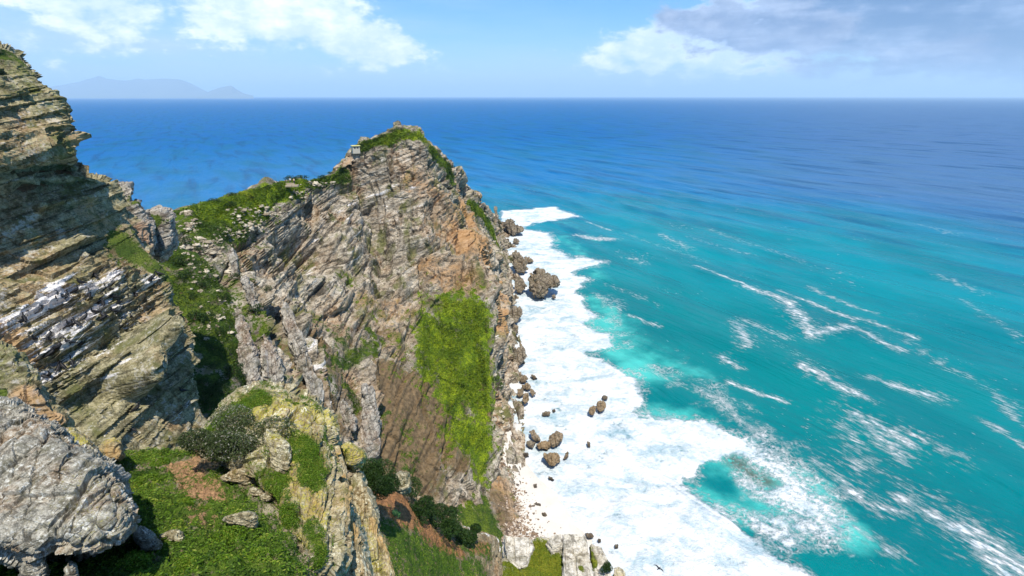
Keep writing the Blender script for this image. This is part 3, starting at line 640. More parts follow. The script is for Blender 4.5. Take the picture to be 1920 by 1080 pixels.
leftcaps = {'veg': [(235, 460, 320, 525, 1.5, 1.0), (215, 440, 250, 480, 1.0, .8), (0, 95, 50, 112, 1.0, .9), (20, 130, 60, 140, .8, .5), (300, 500, 335, 515, 1.0, .9)],
            'soil': [(40, 345, 120, 325, .7, .8)], 'warm': [(110, 255, 150, 285, 1.2, .6), (20, 220, 70, 250, 1.4, .4), (160, 400, 200, 430, 1.6, .6), (0, 640, 30, 700, 2, .8), (270, 580, 320, 590, 1.6, .5), (300, 610, 330, 620, 1, .6)],
            'pale': [(20, 620, 130, 560, 1.5, .95), (60, 640, 150, 600, 1.5, .85), (130, 560, 215, 520, 1.3, .95), (180, 570, 215, 590, 1.6, .8), (275, 525, 310, 520, 1.0, .9), (90, 690, 150, 640, 1.5, .7), (60, 680, 130, 660, 1.2, .8), (230, 610, 260, 600, 1.2, .6), (150, 730, 190, 700, 1.2, .5), (230, 780, 330, 720, 3.0, .36), (300, 680, 340, 760, 2, .3), (130, 770, 160, 800, 1.2, .4)],
            'moss': [(20, 130, 110, 170, 4, .8), (30, 300, 120, 300, 3, .6), (180, 340, 60, 380, 2, .6), (10, 400, 200, 500, 3, .35)]}
def left_extra(V):
    S = Surf(V); r = np.zeros(V.shape[:2])
    for (a, b, c, d, rad, k) in [(238, 712, 262, 660, 1.3, -3.2), (262, 660, 300, 620, 1.0, -2.2), (160, 640, 200, 620, 1.0, -1.5), (0, 330, 130, 322, 0.6, -1.3), (200, 690, 225, 700, 1.0, -1.0),
                                 (60, 395, 170, 372, .35, -.7), (60, 370, 65, 400, .3, -.6), (120, 410, 165, 490, .35, -.5), (0, 160, 120, 205, .3, -.4), (0, 255, 140, 262, .35, -.5), (280, 600, 310, 560, 1.5, 1.0), (180, 730, 210, 700, 1.2, .8)]:
        r = r + k * capsules(S, V, [(a, b, c, d, rad)]) ** 1.3
    led = capsules(S, V, [(0, 640, 120, 560, 1.6), (120, 560, 230, 515, 1.6), (70, 690, 220, 590, 2.2), (230, 600, 310, 530, 1.3)])
    q = V + 0.0
    r = r + led * (1.2 * beds(q, 0.8, 91) + 0.9 * blocks(q, 0.75, 3.4, 92) + 0.5 * blocks(q, 0.33, 1.2, 93)) + 0.9 * blocks(q, 4.2, 7, 95, jg=.8)
    return r
BEDL = unit([-0.30, -0.12, 0.93])
lc, LV, LN, LA, LS = build_terrain('cliff', C, 760, 420, M_left, 0.66, 40, leftcaps, vegamp=0.2, mapfn=left_extra, bk=.18, kk=.9)
# pale crags behind it, and the saddle boulders
def rock(name, outline, Y, thick, mat, amp, seed, label, cat='rock', **kw):
    return inflate(name, outline, Y, thick, mat, amp, seed, label=label, cat=cat, **kw)
rock('crag', [(185, 335), (205, 338), (222, 338), (236, 338), (252, 344), (246, 358), (240, 370), (262, 374), (266, 386), (275, 400), (286, 440), (292, 480), (265, 500), (215, 500), (180, 440), (170, 380)], 62, 9, M_crag, 0.55, 61,
     'pale grey jointed crag topping the dark cliff, its flat cap jutting right over the sea', 'crag', ky=-0.03, nth=360, nph=200, box=.4, caps={'veg': [(245, 380, 262, 384, .8, .8)], 'warm': [(262, 430, 275, 470, 1.2, .8)]})
rock('crag', [(262, 398), (285, 392), (300, 386), (318, 393), (328, 402), (331, 440), (330, 462), (318, 478), (300, 494), (280, 480), (262, 440)], 66, 8, M_crag, 0.5, 63,
     'squarer pale crag with white boulders on its top, right of the taller crag', 'crag', ky=-0.03, nth=320, nph=180, box=.4, caps={'veg': [(270, 408, 290, 412, 1.0, .9), (275, 420, 285, 425, .8, .8)], 'pale': [(285, 392, 318, 394, .7, .8)]})

for i, (ol, th_, lab) in enumerate([
    ([(440, 590), (455, 583), (468, 612), (480, 660), (488, 715), (484, 738), (466, 738), (450, 700), (436, 640)], 7, 'leaning grey rock fin in the valley, left one of the two above the lichened outcrop'),
    ([(492, 612), (508, 636), (530, 672), (538, 708), (530, 738), (508, 742), (490, 712), (486, 660)], 7, 'broad ribbed rock fin in the valley, right one of two above the lichened outcrop'),
    ([(530, 560), (545, 572), (560, 612), (585, 672), (606, 738), (600, 770), (585, 745), (560, 700), (540, 650), (526, 600)], 5, 'long grey rock rib slanting down the gully towards the lichened outcrop'),
    ([(682, 720), (700, 724), (712, 780), (714, 850), (690, 870), (672, 845), (672, 780)], 5, 'grey rock pillar rising from the brown soil of the gully'),
    ([(425, 470), (436, 462), (446, 490), (450, 530), (440, 545), (428, 520)], 4, 'small grey rock fin high in the valley under the saddle'),
    ([(448, 520), (462, 515), (480, 545), (492, 585), (480, 600), (462, 570)], 4, 'reddish grey rock fin between the small high fin and the broad ribbed one'),
    ([(640, 745), (652, 752), (668, 790), (664, 812), (648, 800), (636, 770)], 3, 'narrow pale rock rib left of the grey pillar in the gully')]):
    O = np.array(ol, float); q = HS.hit(O[:, 0].mean(), O[:, 1].mean(), 8)
    inflate('rock_fin', ol, q[1] + .3, th_, M_crag, 0.55, 400 + i, ky=-.09, nth=200, nph=120, jag=.5, label=lab, cat='rock fin', bedd=(.85, .2, .3))
# ------------------------------------------------------------------ foreground: grassy ledge, outcrop, fins, slope
C = []
pxs = [-400, -150, 30, 150, 260, 350, 450, 540, 620]
for py, Y, dz in [(1340, 3.6, 0), (1200, 4.9, 0), (1080, 6.6, 0), (1000, 8.2, 0), (930, 10.0, 0), (880, 11.6, 0), (850, 13.0, 0)]:
    row = []
    for i, px in enumerate(pxs):
        p = P(px, py, Y); p[2] += [0, 0, 0, 0, 0, 0, 0, -0.35, -1.6][i]; row.append(p)
    C.append(row)
C.append([q + np.array([0, 0.9, -1.6]) for q in C[-1]]); C.append([q + np.array([0, 1.5, -9]) for q in C[-1]])
gcaps = {'veg': [(200, 1080, 500, 1060, 1.0, 1.0), (260, 900, 300, 1000, 1.1, 1.0), (240, 860, 340, 850, .9, 1.0), (420, 950, 520, 1040, .8, 1.0), (300, 1020, 520, 1060, .9, 1.0), (330, 935, 360, 945, .25, 1.0), (400, 890, 450, 930, .5, .8), (350, 1000, 420, 1030, .6, .9), (-300, 1100, 100, 1080, 2, 1), (0, 900, 100, 900, 2, 1)],
         'soil': [(340, 870, 380, 930, .42, 1.0), (370, 900, 440, 960, .42, .9), (360, 960, 400, 975, .45, .8), (365, 848, 385, 855, .3, 1), (260, 1062, 320, 1068, .12, .9)],
         'warm': [], 'pale': []}
M_ledge = rock_mat('ledge_soil', (.10, .08, .05), (.25, .2, .12), (.36, .32, .22), (.27, .17, .08), 0.12, veg=((.04, .075, .008), (.09, .14, .015)), soil=(.27, .16, .085))
gl, GV, GN, GA, GS = build_terrain('grassy_ledge', C, 460, 620, M_ledge, 0.08, 80, gcaps, vegamp=0.22)
gmask = GA['veg'] * 0.75 - GA['soil'] * 0.55 + 0.35 + 0.45 * fbm(GV, 0.55, 4, 12)
vis = (GV[..., 1] > 5.0) & (GV[..., 1] < 13.6)
p, nn = scatter(GV, GN, np.where(vis, gmask, 0), 90000, 5, 0.5)
tn = np.clip(0.38 + 0.9 * fbm(p, 0.6, 3, 8) + RNG.normal(0, .26, len(p)), 0, 1)
leaves('ground_cover', p + nn * RNG.random((len(p), 1)) * 0.05, 0.03 + 0.055 * RNG.random(len(p)), tn, M_grass, nrm=nn, seed=3, label='low bright green succulent ground cover carpeting the near ledge', cat='ground cover', kind='stuff')

outcrop, OV, ON_, OA = inflate('rock_outcrop', [(372, 800), (395, 778), (425, 755), (455, 735), (480, 720), (520, 717), (548, 722), (556, 738), (590, 742), (612, 760), (628, 790), (636, 830), (640, 900), (650, 960), (640, 1060), (590, 1100), (545, 1060), (520, 980), (470, 930), (420, 880), (385, 840)],
    13.6, 5.0, M_out, 0.17, 101, ky=-0.017, nth=620, nph=340, box=.5, jag=.2, label='tall lichen covered outcrop with cream top and mossy cleft, rising in front of the gully', cat='rock outcrop',
    caps={'veg': [(610, 800, 630, 880, .2, .6), (520, 900, 540, 980, .4, .8), (440, 900, 480, 960, .35, .8), (560, 740, 600, 760, .25, .7), (395, 800, 480, 745, .55, 1.0), (470, 760, 500, 752, .3, .9), (570, 830, 590, 900, .42, 1.0), (555, 850, 600, 880, .3, .9), (490, 890, 510, 900, .35, .9), (540, 750, 590, 760, .2, .8), (590, 980, 600, 1050, .35, .9)],
          'moss': [(500, 765, 600, 770, .9, 1.0), (560, 800, 600, 960, .6, .9), (520, 830, 560, 1000, .6, .8), (540, 740, 560, 750, .4, 1), (600, 760, 630, 790, .4, 1), (470, 775, 480, 770, .3, 1)], 'pale': [(480, 728, 545, 728, .35, .55), (500, 780, 600, 775, .4, .5), (605, 790, 622, 850, .3, .4), (440, 745, 400, 785, .12, .7)],
          'warm': [(520, 900, 545, 930, .4, .6), (590, 920, 600, 960, .4, .6), (640, 860, 640, 960, .3, .8)]}, vegamp=.08)
ovm = OA['veg'] + 0.4 * fbm(OV, 0.5, 3, 3)
ovm = ovm * .82 + .65 * fbm(OV, .3, 3, 9)
p, nn = scatter(OV, ON_, np.where(ON_[..., 2] > -0.1, ovm, 0), 34000, 6, 0.5)
leaves('moss_cushions', p + nn * 0.03, 0.02 + 0.03 * RNG.random(len(p)), np.clip(.5 + RNG.normal(0, .25, len(p)), 0, 1), M_grass, nrm=nn, seed=4, label='green cushions of low leaves in the clefts of the lichened outcrop', cat='ground cover', kind='stuff')

rock('rock_fin', [(598, 870), (612, 850), (632, 832), (642, 850), (650, 900), (662, 950), (680, 1010), (700, 1120), (640, 1140), (600, 1040), (590, 950)], 12.0, 1.6, M_out, 0.12, 111, 'brown sided upright rock fin with white lichen, right edge of the outcrop', 'rock fin', ky=-0.012, nth=420, nph=240, caps={'veg': [(600, 900, 620, 960, .3, .8), (640, 1000, 650, 1060, .2, .7)], 'warm': [(640, 900, 660, 1000, .3, .9)]}, bedd=(.9, .2, .1))
rock('rock_fin', [(655, 895), (668, 884), (685, 888), (692, 925), (706, 965), (722, 1010), (738, 1060), (748, 1140), (690, 1160), (672, 1060), (660, 980)], 13.4, 1.6, M_out, 0.12, 113, 'slim blotchy grey rock fin nearest the red soil slope', 'rock fin', ky=-0.012, nth=420, nph=240, caps={'warm': [(700, 980, 735, 1060, .25, .8)], 'moss': [(680, 1000, 700, 1060, .5, .8)]}, bedd=(.9, .2, .1))
rock('boulder', [(640, 838), (652, 830), (664, 836), (680, 846), (688, 858), (682, 872), (662, 884), (645, 874)], 15.5, 2.0, M_out, 0.10, 115, 'small yellow mossed boulder beside the round green bush', 'boulder', ky=-.01, caps={'moss': [(650, 840, 700, 860, 1, 1)], 'veg': [(650, 850, 690, 870, .3, .8)]})
rock('boulder', [(740, 893), (750, 884), (766, 888), (768, 905), (768, 925), (752, 928), (742, 915)], 21, 1.6, M_out, 0.10, 117, 'little white flecked rock poking out right of the round green bush', 'boulder')
rock('boulder', [(498, 800), (512, 808), (530, 818), (545, 835), (550, 865), (545, 892), (530, 895), (510, 880), (497, 850), (494, 820)], 11.2, .9, M_out, 0.055, 119, 'oval boulder with white and yellow lichen set in the outcrop front', 'boulder', ky=-.008, caps={'moss': [(505, 815, 540, 830, .3, .8)], 'pale': [(510, 860, 540, 860, .2, .5)]}, bedd=(.3, .1, 1))
sm = [((400, 855), 26, 11, 'flat tan stone below the grey thorny bush, leftmost of the pile', 3.1), ((437, 868), 22, 17, 'rounded tan stone in the middle of the pile under the thorny bush', 3.2), ((462, 850), 26, 17, 'biggest smooth tan stone at the right of the pile under the thorny bush', 3.3), ((445, 895), 30, 15, 'low tan stone half sunk in leaves under the pile below the bush', 3.4),
      ((420, 845), 12, 9, 'small brown stone wedged high in the pile under the thorny bush', 3.5), ((478, 925), 16, 10, 'small pale stone on the leafy slope left of the outcrop foot', 3.6), ((497, 935), 12, 9, 'pale cobble on the leafy slope touching the outcrop foot', 3.7), ((535, 935), 22, 26, 'brown block at the foot of the lichened outcrop under the oval boulder', 3.8), ((555, 960), 17, 14, 'pale rounded block low on the outcrop front', 3.9), ((455, 975), 34, 16, 'flat yellowish stone slab bedded in the ground cover', 4.0), ((325, 1005), 22, 11, 'split pale stone in the leaves near the big boulder', 4.1)]
for (cx, cy), rx, ry, lab, sd_ in sm:
    q = GS.hit(cx, cy + ry * .3, 14) if cx < 500 else P(cx, cy, 10.2 - (cy - 930) * .01)
    a = np.linspace(0, 2 * math.pi, 14, endpoint=False); jj = 1 + 0.18 * np.sin(a * 3 + sd_ * 9)
    rock('stone', [(cx + rx * math.cos(b) * j, cy + ry * math.sin(b) * j) for b, j in zip(a, jj)], q[1] - .05, .35, M_out, 0.03, int(sd_ * 40), lab, 'stone', nth=110, nph=60, bedd=(.2, .1, 1))

rock('boulder', [(-160, 760), (-60, 745), (0, 752), (40, 758), (70, 775), (100, 795), (135, 830), (180, 848), (222, 872), (242, 910), (254, 950), (258, 990), (240, 1015), (180, 1035), (140, 1045), (100, 1040), (60, 1062), (0, 1050), (-160, 1060)], 8.3, 3.2, M_near, 0.105, 131,
     'huge grey lichen speckled boulder filling the lower left corner', 'boulder', ky=-.010, nth=760, nph=420, box=.42, offc=(20, 0), bk=.12, jag=.13, caps={'warm': [(250, 980, 240, 1010, .18, 1.0)], 'moss': [(170, 900, 190, 1000, .5, .5)]}, bedd=(-.5, .1, .8))
rock('boulder', [(95, 825), (105, 808), (135, 803), (160, 815), (182, 838), (192, 855), (180, 870), (150, 870), (115, 850)], 10.6, 1.2, M_out, 0.05, 133, 'cream and yellow lichened boulder peeping over the huge grey one', 'boulder', ky=-.01, caps={'moss': [(110, 825, 150, 830, .3, .9)]})
rock('boulder', [(182, 842), (195, 825), (212, 820), (228, 835), (234, 855), (225, 868), (198, 866)], 11.6, 1.0, M_out, 0.05, 135, 'small dark brown boulder with a yellow mossy cap at the ledge rim', 'boulder', ky=-.01, caps={'moss': [(195, 828, 215, 826, .2, 1)], 'warm': [(210, 850, 220, 860, .3, .8)]}, attrs_const={'warm': .5})
rock('stone', [(40, 1055), (55, 1042), (80, 1045), (92, 1062), (88, 1095), (50, 1100), (36, 1080)], 6.1, .5, M_near, 0.03, 137, 'rounded grey stone in the bottom left corner under the huge boulder', 'stone')
rock('stone', [(120, 1065), (132, 1052), (145, 1060), (148, 1100), (122, 1105)], 6.2, .4, M_near, 0.03, 139, 'narrow grey stone at the bottom edge, right of the rounded corner stone', 'stone')
rock('stone', [(248, 1000), (262, 985), (285, 998), (305, 1020), (300, 1032), (265, 1034)], 7.6, .8, M_near, 0.03, 141, 'low dark green stone sloping away from the foot of the huge boulder', 'stone')
rock('rock_slab', [(-80, 640), (0, 640), (30, 650), (50, 690), (75, 725), (105, 762), (138, 800), (120, 808), (85, 806), (40, 800), (-80, 790)], 22, 5, M_left, 0.25, 143, 'olive and rust coloured tilted slab between the huge boulder and the bird ledges', 'rock slab', ky=-.015, nth=380, nph=200, box=.4, offc=(10, 0), caps={'warm': [(45, 745, 95, 790, .9, .8)], 'veg': [(-10, 742, 6, 742, .35, 1.0)], 'moss': [(-50, 660, 40, 680, 2, .8)]})

for i, (px, py, s_, lab) in enumerate([(348, 945, .20, 'small bright leafy clump alone on the bare earth of the near ledge'), (275, 905, .3, 'leafy mound on the near ledge close to the huge boulder edge'), (300, 870, .26, 'leafy mound at the far rim of the near ledge'), (430, 1010, .3, 'leafy mound low on the near ledge below the flat yellowish slab'), (250, 1060, .3, 'dark leafy mound at the bottom edge beside the huge boulder'), (480, 1050, .28, 'leafy mound at the bottom edge right of centre of the near ledge'), (410, 860, .2, 'leafy tuft between the bare earth and the thorny bush'), (350, 1060, .24, 'leafy mound at the middle of the bottom edge of the near ledge')]):
    q = GS.hit(px, py, 14)
    rg = np.random.default_rng(500 + i); n = 1500; d = rg.normal(size=(n, 3)); d /= np.linalg.norm(d, axis=1, keepdims=True); d[:, 2] = np.abs(d[:, 2]); rr = .7 + .35 * rg.random(n) + .3 * fbm(d * 1.0 + i * 7, .6, 2, i)
    pp = q + d * rr[:, None] * np.array([s_, s_ * .9, s_ * .55])
    leaves('leafy_plant', pp, .03 + .035 * rg.random(n), np.clip(.35 + .35 * d[:, 2] + rg.normal(0, .2, n), 0, 1), M_grass, nrm=d, seed=600 + i, label=lab, cat='plant')
# slope with reddish soil below the ledge
A_ = [(640, 890, 23), (690, 903, 24), (740, 912, 25), (785, 935, 27), (830, 968, 28.5), (880, 992, 30), (925, 1012, 31), (936, 1050, 31), (950, 1100, 31)]
B_ = [(640, 950, 19), (690, 960, 20), (740, 968, 21), (790, 988, 23), (835, 1015, 25), (875, 1040, 26), (908, 1060, 27), (922, 1090, 28), (940, 1150, 28)]
C_ = [(620, 1050, 15), (680, 1055, 16.5), (735, 1070, 17.4), (785, 1088, 19), (830, 1110, 21), (872, 1135, 22), (900, 1160, 23), (920, 1190, 24), (940, 1230, 24)]
D_ = [(q[0], q[1] + 170, q[2] * .72) for q in C_]
A3 = [P(*q) for q in A_]
C = [[q + np.array([1, 5, -22]) for q in A3], [q + np.array([.3, 1.5, -3.5]) for q in A3], A3, [P(*q) for q in B_], [P(*q) for q in C_], [P(*q) for q in D_]]
scaps = {'veg': [(740, 1010, 860, 1070, 1.3, .95), (740, 1060, 900, 1090, 2, .9), (860, 1020, 920, 1040, 1.0, .7), (720, 990, 760, 1040, .8, .9)], 'soil': [(700, 935, 760, 945, .9, 1), (740, 960, 800, 985, 1.0, 1), (790, 1000, 860, 1030, .9, .8), (880, 1025, 915, 1030, .7, .8)],
         'pale': [(872, 985, 885, 990, .3, .9), (905, 1002, 915, 1006, .3, .9), (930, 1015, 935, 1035, .25, .9)]}
M_slope = rock_mat('slope_soil', (.10, .07, .04), (.24, .18, .1), (.36, .3, .2), (.30, .15, .06), 0.25, veg=((.035, .075, .008), (.09, .14, .015)), soil=(.23, .115, .05), white=(.62, .60, .55))
ss_, PV, PN, PA, PS = build_terrain('soil_slope', C, 300, 320, M_slope, 0.16, 150, scaps, vegamp=0.15)
pm = PA['veg'] * .8 + 0.12 + 0.55 * fbm(PV, 1.5, 4, 15)
p, nn = scatter(PV, PN, np.where((PV[..., 1] > 15), pm, 0), 30000, 16, 0.5)
leaves('ground_cover', p + nn * 0.04, 0.05 + 0.06 * RNG.random(len(p)), np.clip(.4 + .9 * fbm(p, 1.2, 3, 4) + RNG.normal(0, .2, len(p)), 0, 1), M_grass, nrm=nn, seed=17, label='patchy green ground cover over the reddish soil slope', cat='ground cover', kind='stuff')

# pale jointed slab at the bottom edge: flat tops with drops all round
def slab(name, outline, z, deep, mat, amp, seed, label, cat='rock slab', caps=None, nth=240, slope=(0, 0), attrs=None, ntop=90, nside=120):
    O = np.array([PZ(a, b, z)[:2] for a, b in outline]); c = O.mean(0); th = np.linspace(0, 2 * math.pi, nth, endpoint=False); r = np.zeros(nth); n = len(O)
    for i in range(n):
        a, b = O[i] - c, O[(i + 1) % n] - c; e = b - a; den = np.cos(th) * e[1] - np.sin(th) * e[0]; den = np.where(np.abs(den) < 1e-9, 1e-9, den)
        tt = (a[0] * e[1] - a[1] * e[0]) / den; s2 = (a[0] * np.sin(th) - a[1] * np.cos(th)) / den
        r = np.where((s2 >= -1e-6) & (s2 <= 1 + 1e-6) & (tt > 0), np.maximum(r, tt), r)
    rf = np.concatenate([np.linspace(0.01, 1, ntop), 1 + 0.02 * np.linspace(0, 1, nside) * deep / max(r.mean(), .1)])
    zf = np.concatenate([-0.06 * np.linspace(0.01, 1, ntop) ** 6, -0.06 - np.linspace(0, 1, nside) ** 1.3 * deep])
    X = c[0] + np.outer(np.cos(th) * r, rf); Yv = c[1] + np.outer(np.sin(th) * r, rf)
    Z = z + zf[None, :] + slope[0] * (X - c[0]) + slope[1] * (Yv - c[1])
    V = np.stack([X, Yv, Z], -1); N = normals(np.concatenate([V[-1:], V, V[:1]]))[1:-1]
    if np.mean(np.sum(N * (V - V.reshape(-1, 3).mean(0)), -1)) < 0: N = -N
    S = Surf(V); A = {q: capsules(S, V, (caps or {}).get(q, []), .55) for q in ('veg', 'soil', 'warm', 'pale', 'moss')}
    D = rocky(V, amp, seed, bed=unit([.05, .1, 1]), e1=unit([1, 0, -.05]), e2=unit([0, 1, -.1]))
    VD = V + N * D[..., None]
    o = link(name, mesh_np(name, VD, grid_faces(nth, len(rf), True), {q: a.ravel() for q, a in A.items()}), mat, label=label, cat=cat)
    return o, VD, N, A
sv = []
sv.append(slab('rock_slab', [(944, 1000), (985, 1006), (998, 1008), (1002, 1022), (994, 1040), (990, 1060), (975, 1062), (950, 1042), (946, 1022)], 66, 25, M_slab, 0.16, 161, 'cream jointed rock slab at the bottom edge, left of the mossy cleft', caps={'veg': []}))
sv.append(slab('rock_slab', [(868, 1100), (890, 1070), (925, 1058), (960, 1035), (1000, 1012), (1010, 1004), (1045, 1006), (1060, 1035), (1062, 1070), (1060, 1150), (960, 1180), (870, 1160)], 65.6, 25, M_slab, 0.2, 163, 'bumpy slab overgrown with yellow green moss, between the cream slabs at the bottom edge',
     caps={'veg': [(985, 1040, 1040, 1060, 1.4, 1.2), (1010, 1020, 1040, 1030, .8, 1), (930, 1070, 1060, 1080, 1.2, 1.1), (940, 1110, 1050, 1120, 2, 1)], 'pale': [(868, 1080, 890, 1076, .4, .6)]}))
sv.append(slab('rock_slab', [(1056, 1001), (1080, 1001), (1098, 1003), (1103, 1030), (1112, 1075), (1116, 1150), (1056, 1150), (1056, 1060)], 66.3, 25, M_slab, 0.11, 165, 'cream flat topped slab with dark pits, widest pale slab at the bottom edge', caps={'veg': [(1088, 1064, 1094, 1070, .28, .9)]}))
sv.append(slab('rock_slab', [(1035, 1003), (1052, 1001), (1052, 1022), (1035, 1026), (1026, 1014)], 66.1, 8, M_slab, 0.08, 167, 'small cream block wedged between the mossy slab and the wide pale slab'))
sv.append(slab('rock_slab', [(1108, 1018), (1128, 1026), (1140, 1048), (1146, 1075), (1148, 1150), (1120, 1150), (1112, 1060)], 65.6, 25, M_slab, 0.13, 169, 'narrow speckled cream slab right of a green crack, at the bottom edge', caps={'veg': [(1108, 1030, 1116, 1060, .3, .9)]}))
sv.append(slab('rock_slab', [(1150, 1064), (1158, 1059), (1170, 1066), (1174, 1080), (1176, 1120), (1150, 1120)], 64.5, 25, M_slab, 0.13, 171, 'brownish knob of rock at the far right end of the cream slabs', caps={'moss': [(1150, 1070, 1170, 1075, 1, 1)], 'warm': [(1160, 1075, 1170, 1085, .6, .6)]}))
o, VD, N, A = sv[1]
p, nn = scatter(VD, N, np.where(N[..., 2] > 0.4, A['veg'] + .3 * fbm(VD, 1, 3, 2), 0), 16000, 21, .45)
leaves('moss_cushions', p + nn * .05, .05 + .06 * RNG.random(len(p)), np.clip(.75 + RNG.normal(0, .2, len(p)), 0, 1), M_moss, nrm=nn, seed=22, label='yellow green moss and tufts covering the middle of the bottom slabs', cat='moss', kind='stuff')

# bed of the gully between the viewpoint and the headland
foot = [np.array(P(*c[-1])) for c in cols[:13]]
C = []
for f, dz in [(1.12, 3), (1.0, -5), (.85, -10), (.68, -9), (.5, -5), (.33, 0), (.2, 2)]:
    row = []
    for q in foot:
        z = q[2] + dz * min(1, q[2] / 25 + .15); row.append(np.array([q[0] * f ** .6, q[1] * f, max(z, -1.5)]))
    row = [row[0] + [-60, 0, 12]] + row
    C.append(row)
build_terrain('gully', C, 200, 260, M_head, 0.9, 188, {'veg': [], 'soil': []}, vegamp=.5)
# ------------------------------------------------------------------ ravine floor and beach
C = []
for py in (800, 860, 910, 960, 1010, 1070, 1150, 1260):
    C.append([PZ(690, py, 24), PZ(780, py, 14), PZ(840, py, 9), PZ(885, py, 6), PZ(925, py, 3.6), PZ(955, py, 2.0), PZ(985, py + 10, .6)])
rv, RV, RN, RA, RS = build_terrain('ravine_ground', C, 200, 200, M_head, 0.5, 190, {'veg': [(870, 960, 930, 1040, 4.5, 1.2), (900, 940, 925, 1000, 3.5, 1.1), (800, 1050, 900, 1100, 8, 1)], 'warm': [(925, 900, 960, 1000, 5, .7)], 'soil': [(800, 930, 860, 960, 6, .7), (930, 930, 955, 1000, 3.5, .6)]}, vegamp=.5)
C = []
for py, a, b, c_, d in [(795, 962, 970, 978, 990), (840, 948, 958, 970, 992), (880, 938, 952, 985, 1030), (930, 935, 958, 1020, 1085), (980, 942, 975, 1060, 1130), (1030, 955, 1000, 1100, 1170), (1100, 970, 1020, 1130, 1220), (1220, 1000, 1050, 1170, 1290)]:
    C.append([PZ(a - 22, py, 2.6), PZ(a, py, 2.2), PZ(b, py, 1.35), PZ(c_, py, .55), PZ(d, py, -1.2)])
BV = loft(C, 240, 240); BN = facing(normals(BV), BV, CAM)
BV = BV + BN * (0.10 * fbm(BV, 4, 4, 30) + 0.40 * fbm(BV, 13, 3, 33))[..., None]; BS = Surf(BV)
mb, t = newmat('pale_sand')
pos = t.n('ShaderNodeNewGeometry', {}, 0); n1 = t.noise(pos, .25, 5, .6); n2 = t.noise(pos, 3, 5, .7)
c_ = t.mix(n1, (.50, .455, .40, 1), (.66, .62, .56, 1)); c_ = t.mix(t.ss(n2, .6, .75), c_, (.34, .27, .2, 1))
finish(t, c_, .8, n2, .4, .1)
beach = link('beach', mesh_np('beach', BV, grid_faces(240, 240)), mb, kind='structure')
def rockball(seed, n=10):
    """an angular pebble: jittered low sphere"""
    rg = np.random.default_rng(seed); th = np.linspace(0, 2 * math.pi, n, endpoint=False); ph = np.linspace(.25, math.pi - .25, 5)
    V = np.stack([np.outer(np.cos(th), np.sin(ph)), np.outer(np.sin(th), np.sin(ph)), np.tile(np.cos(ph) * .7, (n, 1))], -1)
    return V * (1 + .22 * rg.normal(size=V.shape[:2])[..., None])
def pebbles(name, pts, sizes, mat, seed, label, cat):
    rg = np.random.default_rng(seed); base = [rockball(seed + k, 7) for k in range(8)]; nv = 7 * 5; f0 = grid_faces(7, 5, True)
    caps_ = []
    VV, FF, T = [], [], []
    for i, (q, s_) in enumerate(zip(pts, sizes)):
        b = base[rg.integers(8)].reshape(-1, 3) * s_ * np.array([1, rg.uniform(.6, 1.3), rg.uniform(.5, .9)]); a = rg.uniform(0, 6.28)
        R = np.array([[math.cos(a), -math.sin(a), 0], [math.sin(a), math.cos(a), 0], [0, 0, 1]])
        VV.append(b @ R.T + q); FF.append(f0 + i * nv); T.append(np.full(nv, rg.random()))
    return link(name, mesh_np(name, np.concatenate(VV), np.concatenate(FF), {'tint': np.concatenate(T)}), mat, label=label, cat=cat, kind='stuff')
mp, t = newmat('pebbles'); a = t.attr('tint'); pos = t.n('ShaderNodeNewGeometry', {}, 0); n2 = t.noise(pos, 4, 4, .6)
c_ = t.mix(t.ss(a, 0, .55), (.07, .05, .04, 1), (.26, .17, .10, 1)); c_ = t.mix(t.ss(a, .5, 1), c_, (.60, .50, .40, 1)); c_ = t.mix(t.m('MULTIPLY', n2, .5), c_, (.12, .09, .07, 1))
finish(t, c_, .8)
pts, sz = [], []
for i in range(6500):
    py = RNG.uniform(835, 1035); k = (py - 845) / 200
    w0 = 930 + 18 * k; wd = 14 + 66 * k
    u = abs(RNG.normal(0, .45)); px = w0 - 8 + wd * u * (0.8 + .5 * RNG.random())
    s_ = RNG.choice([.16, .25, .4, .6], p=[.45, .33, .17, .05]) * (1 - .3 * min(u, 1))
    q = BS.hit(px, py, 4).copy(); q[:2] += RNG.normal(0, .25, 2); q[2] += .03
    pts.append(q); sz.append(s_)
pebbles('shore_pebbles', pts, sz, mp, 5, 'brown and pale pebbles strewn along the top of the beach', 'pebbles')
# loose pale rubble on the saddle and tufts on the headland
cand = [(350, 400, 6, 3), (430, 440, 28, 14), (470, 425, 22, 12), (500, 400, 22, 8), (395, 455, 20, 6), (360, 425, 14, 10), (450, 400, 30, 12), (380, 520, 24, 26), (350, 470, 16, 20), (400, 600, 24, 40), (400, 480, 22, 12), (430, 500, 16, 14), (560, 365, 20, 8), (920, 470, 12, 20), (940, 780, 10, 60), (600, 345, 30, 5)]
pts, sz = [], []
for i in range(520):
    cx, cy, sx_, sy_ = cand[RNG.integers(len(cand))]
    q = HS.hit(cx + RNG.normal() * sx_ * .6, cy + RNG.normal() * sy_ * .6, 5); pts.append(q + [0, 0, .1]); sz.append(RNG.choice([.25, .4, .7, 1.1], p=[.45, .35, .15, .05]) * (q[1] / 130))
mr, t = newmat('pale_rubble'); a = t.attr('tint'); c_ = t.mix(a, (.20, .16, .11, 1), (.50, .44, .34, 1)); finish(t, c_, .9)
pebbles('rubble', pts, sz, mr, 6, 'pale loose stones scattered over the saddle and slopes of the headland', 'rubble')
vm_ = HA['veg'] + .35 * fbm(HV, 6, 3, 44) - .10
p, nn, ms = scatter(HV, HN, np.where(HV[..., 2] > 2, vm_ * .8 + .3 * fbm(HV, 2.5, 3, 45), 0), 90000, 31, .5, HA['moss'])
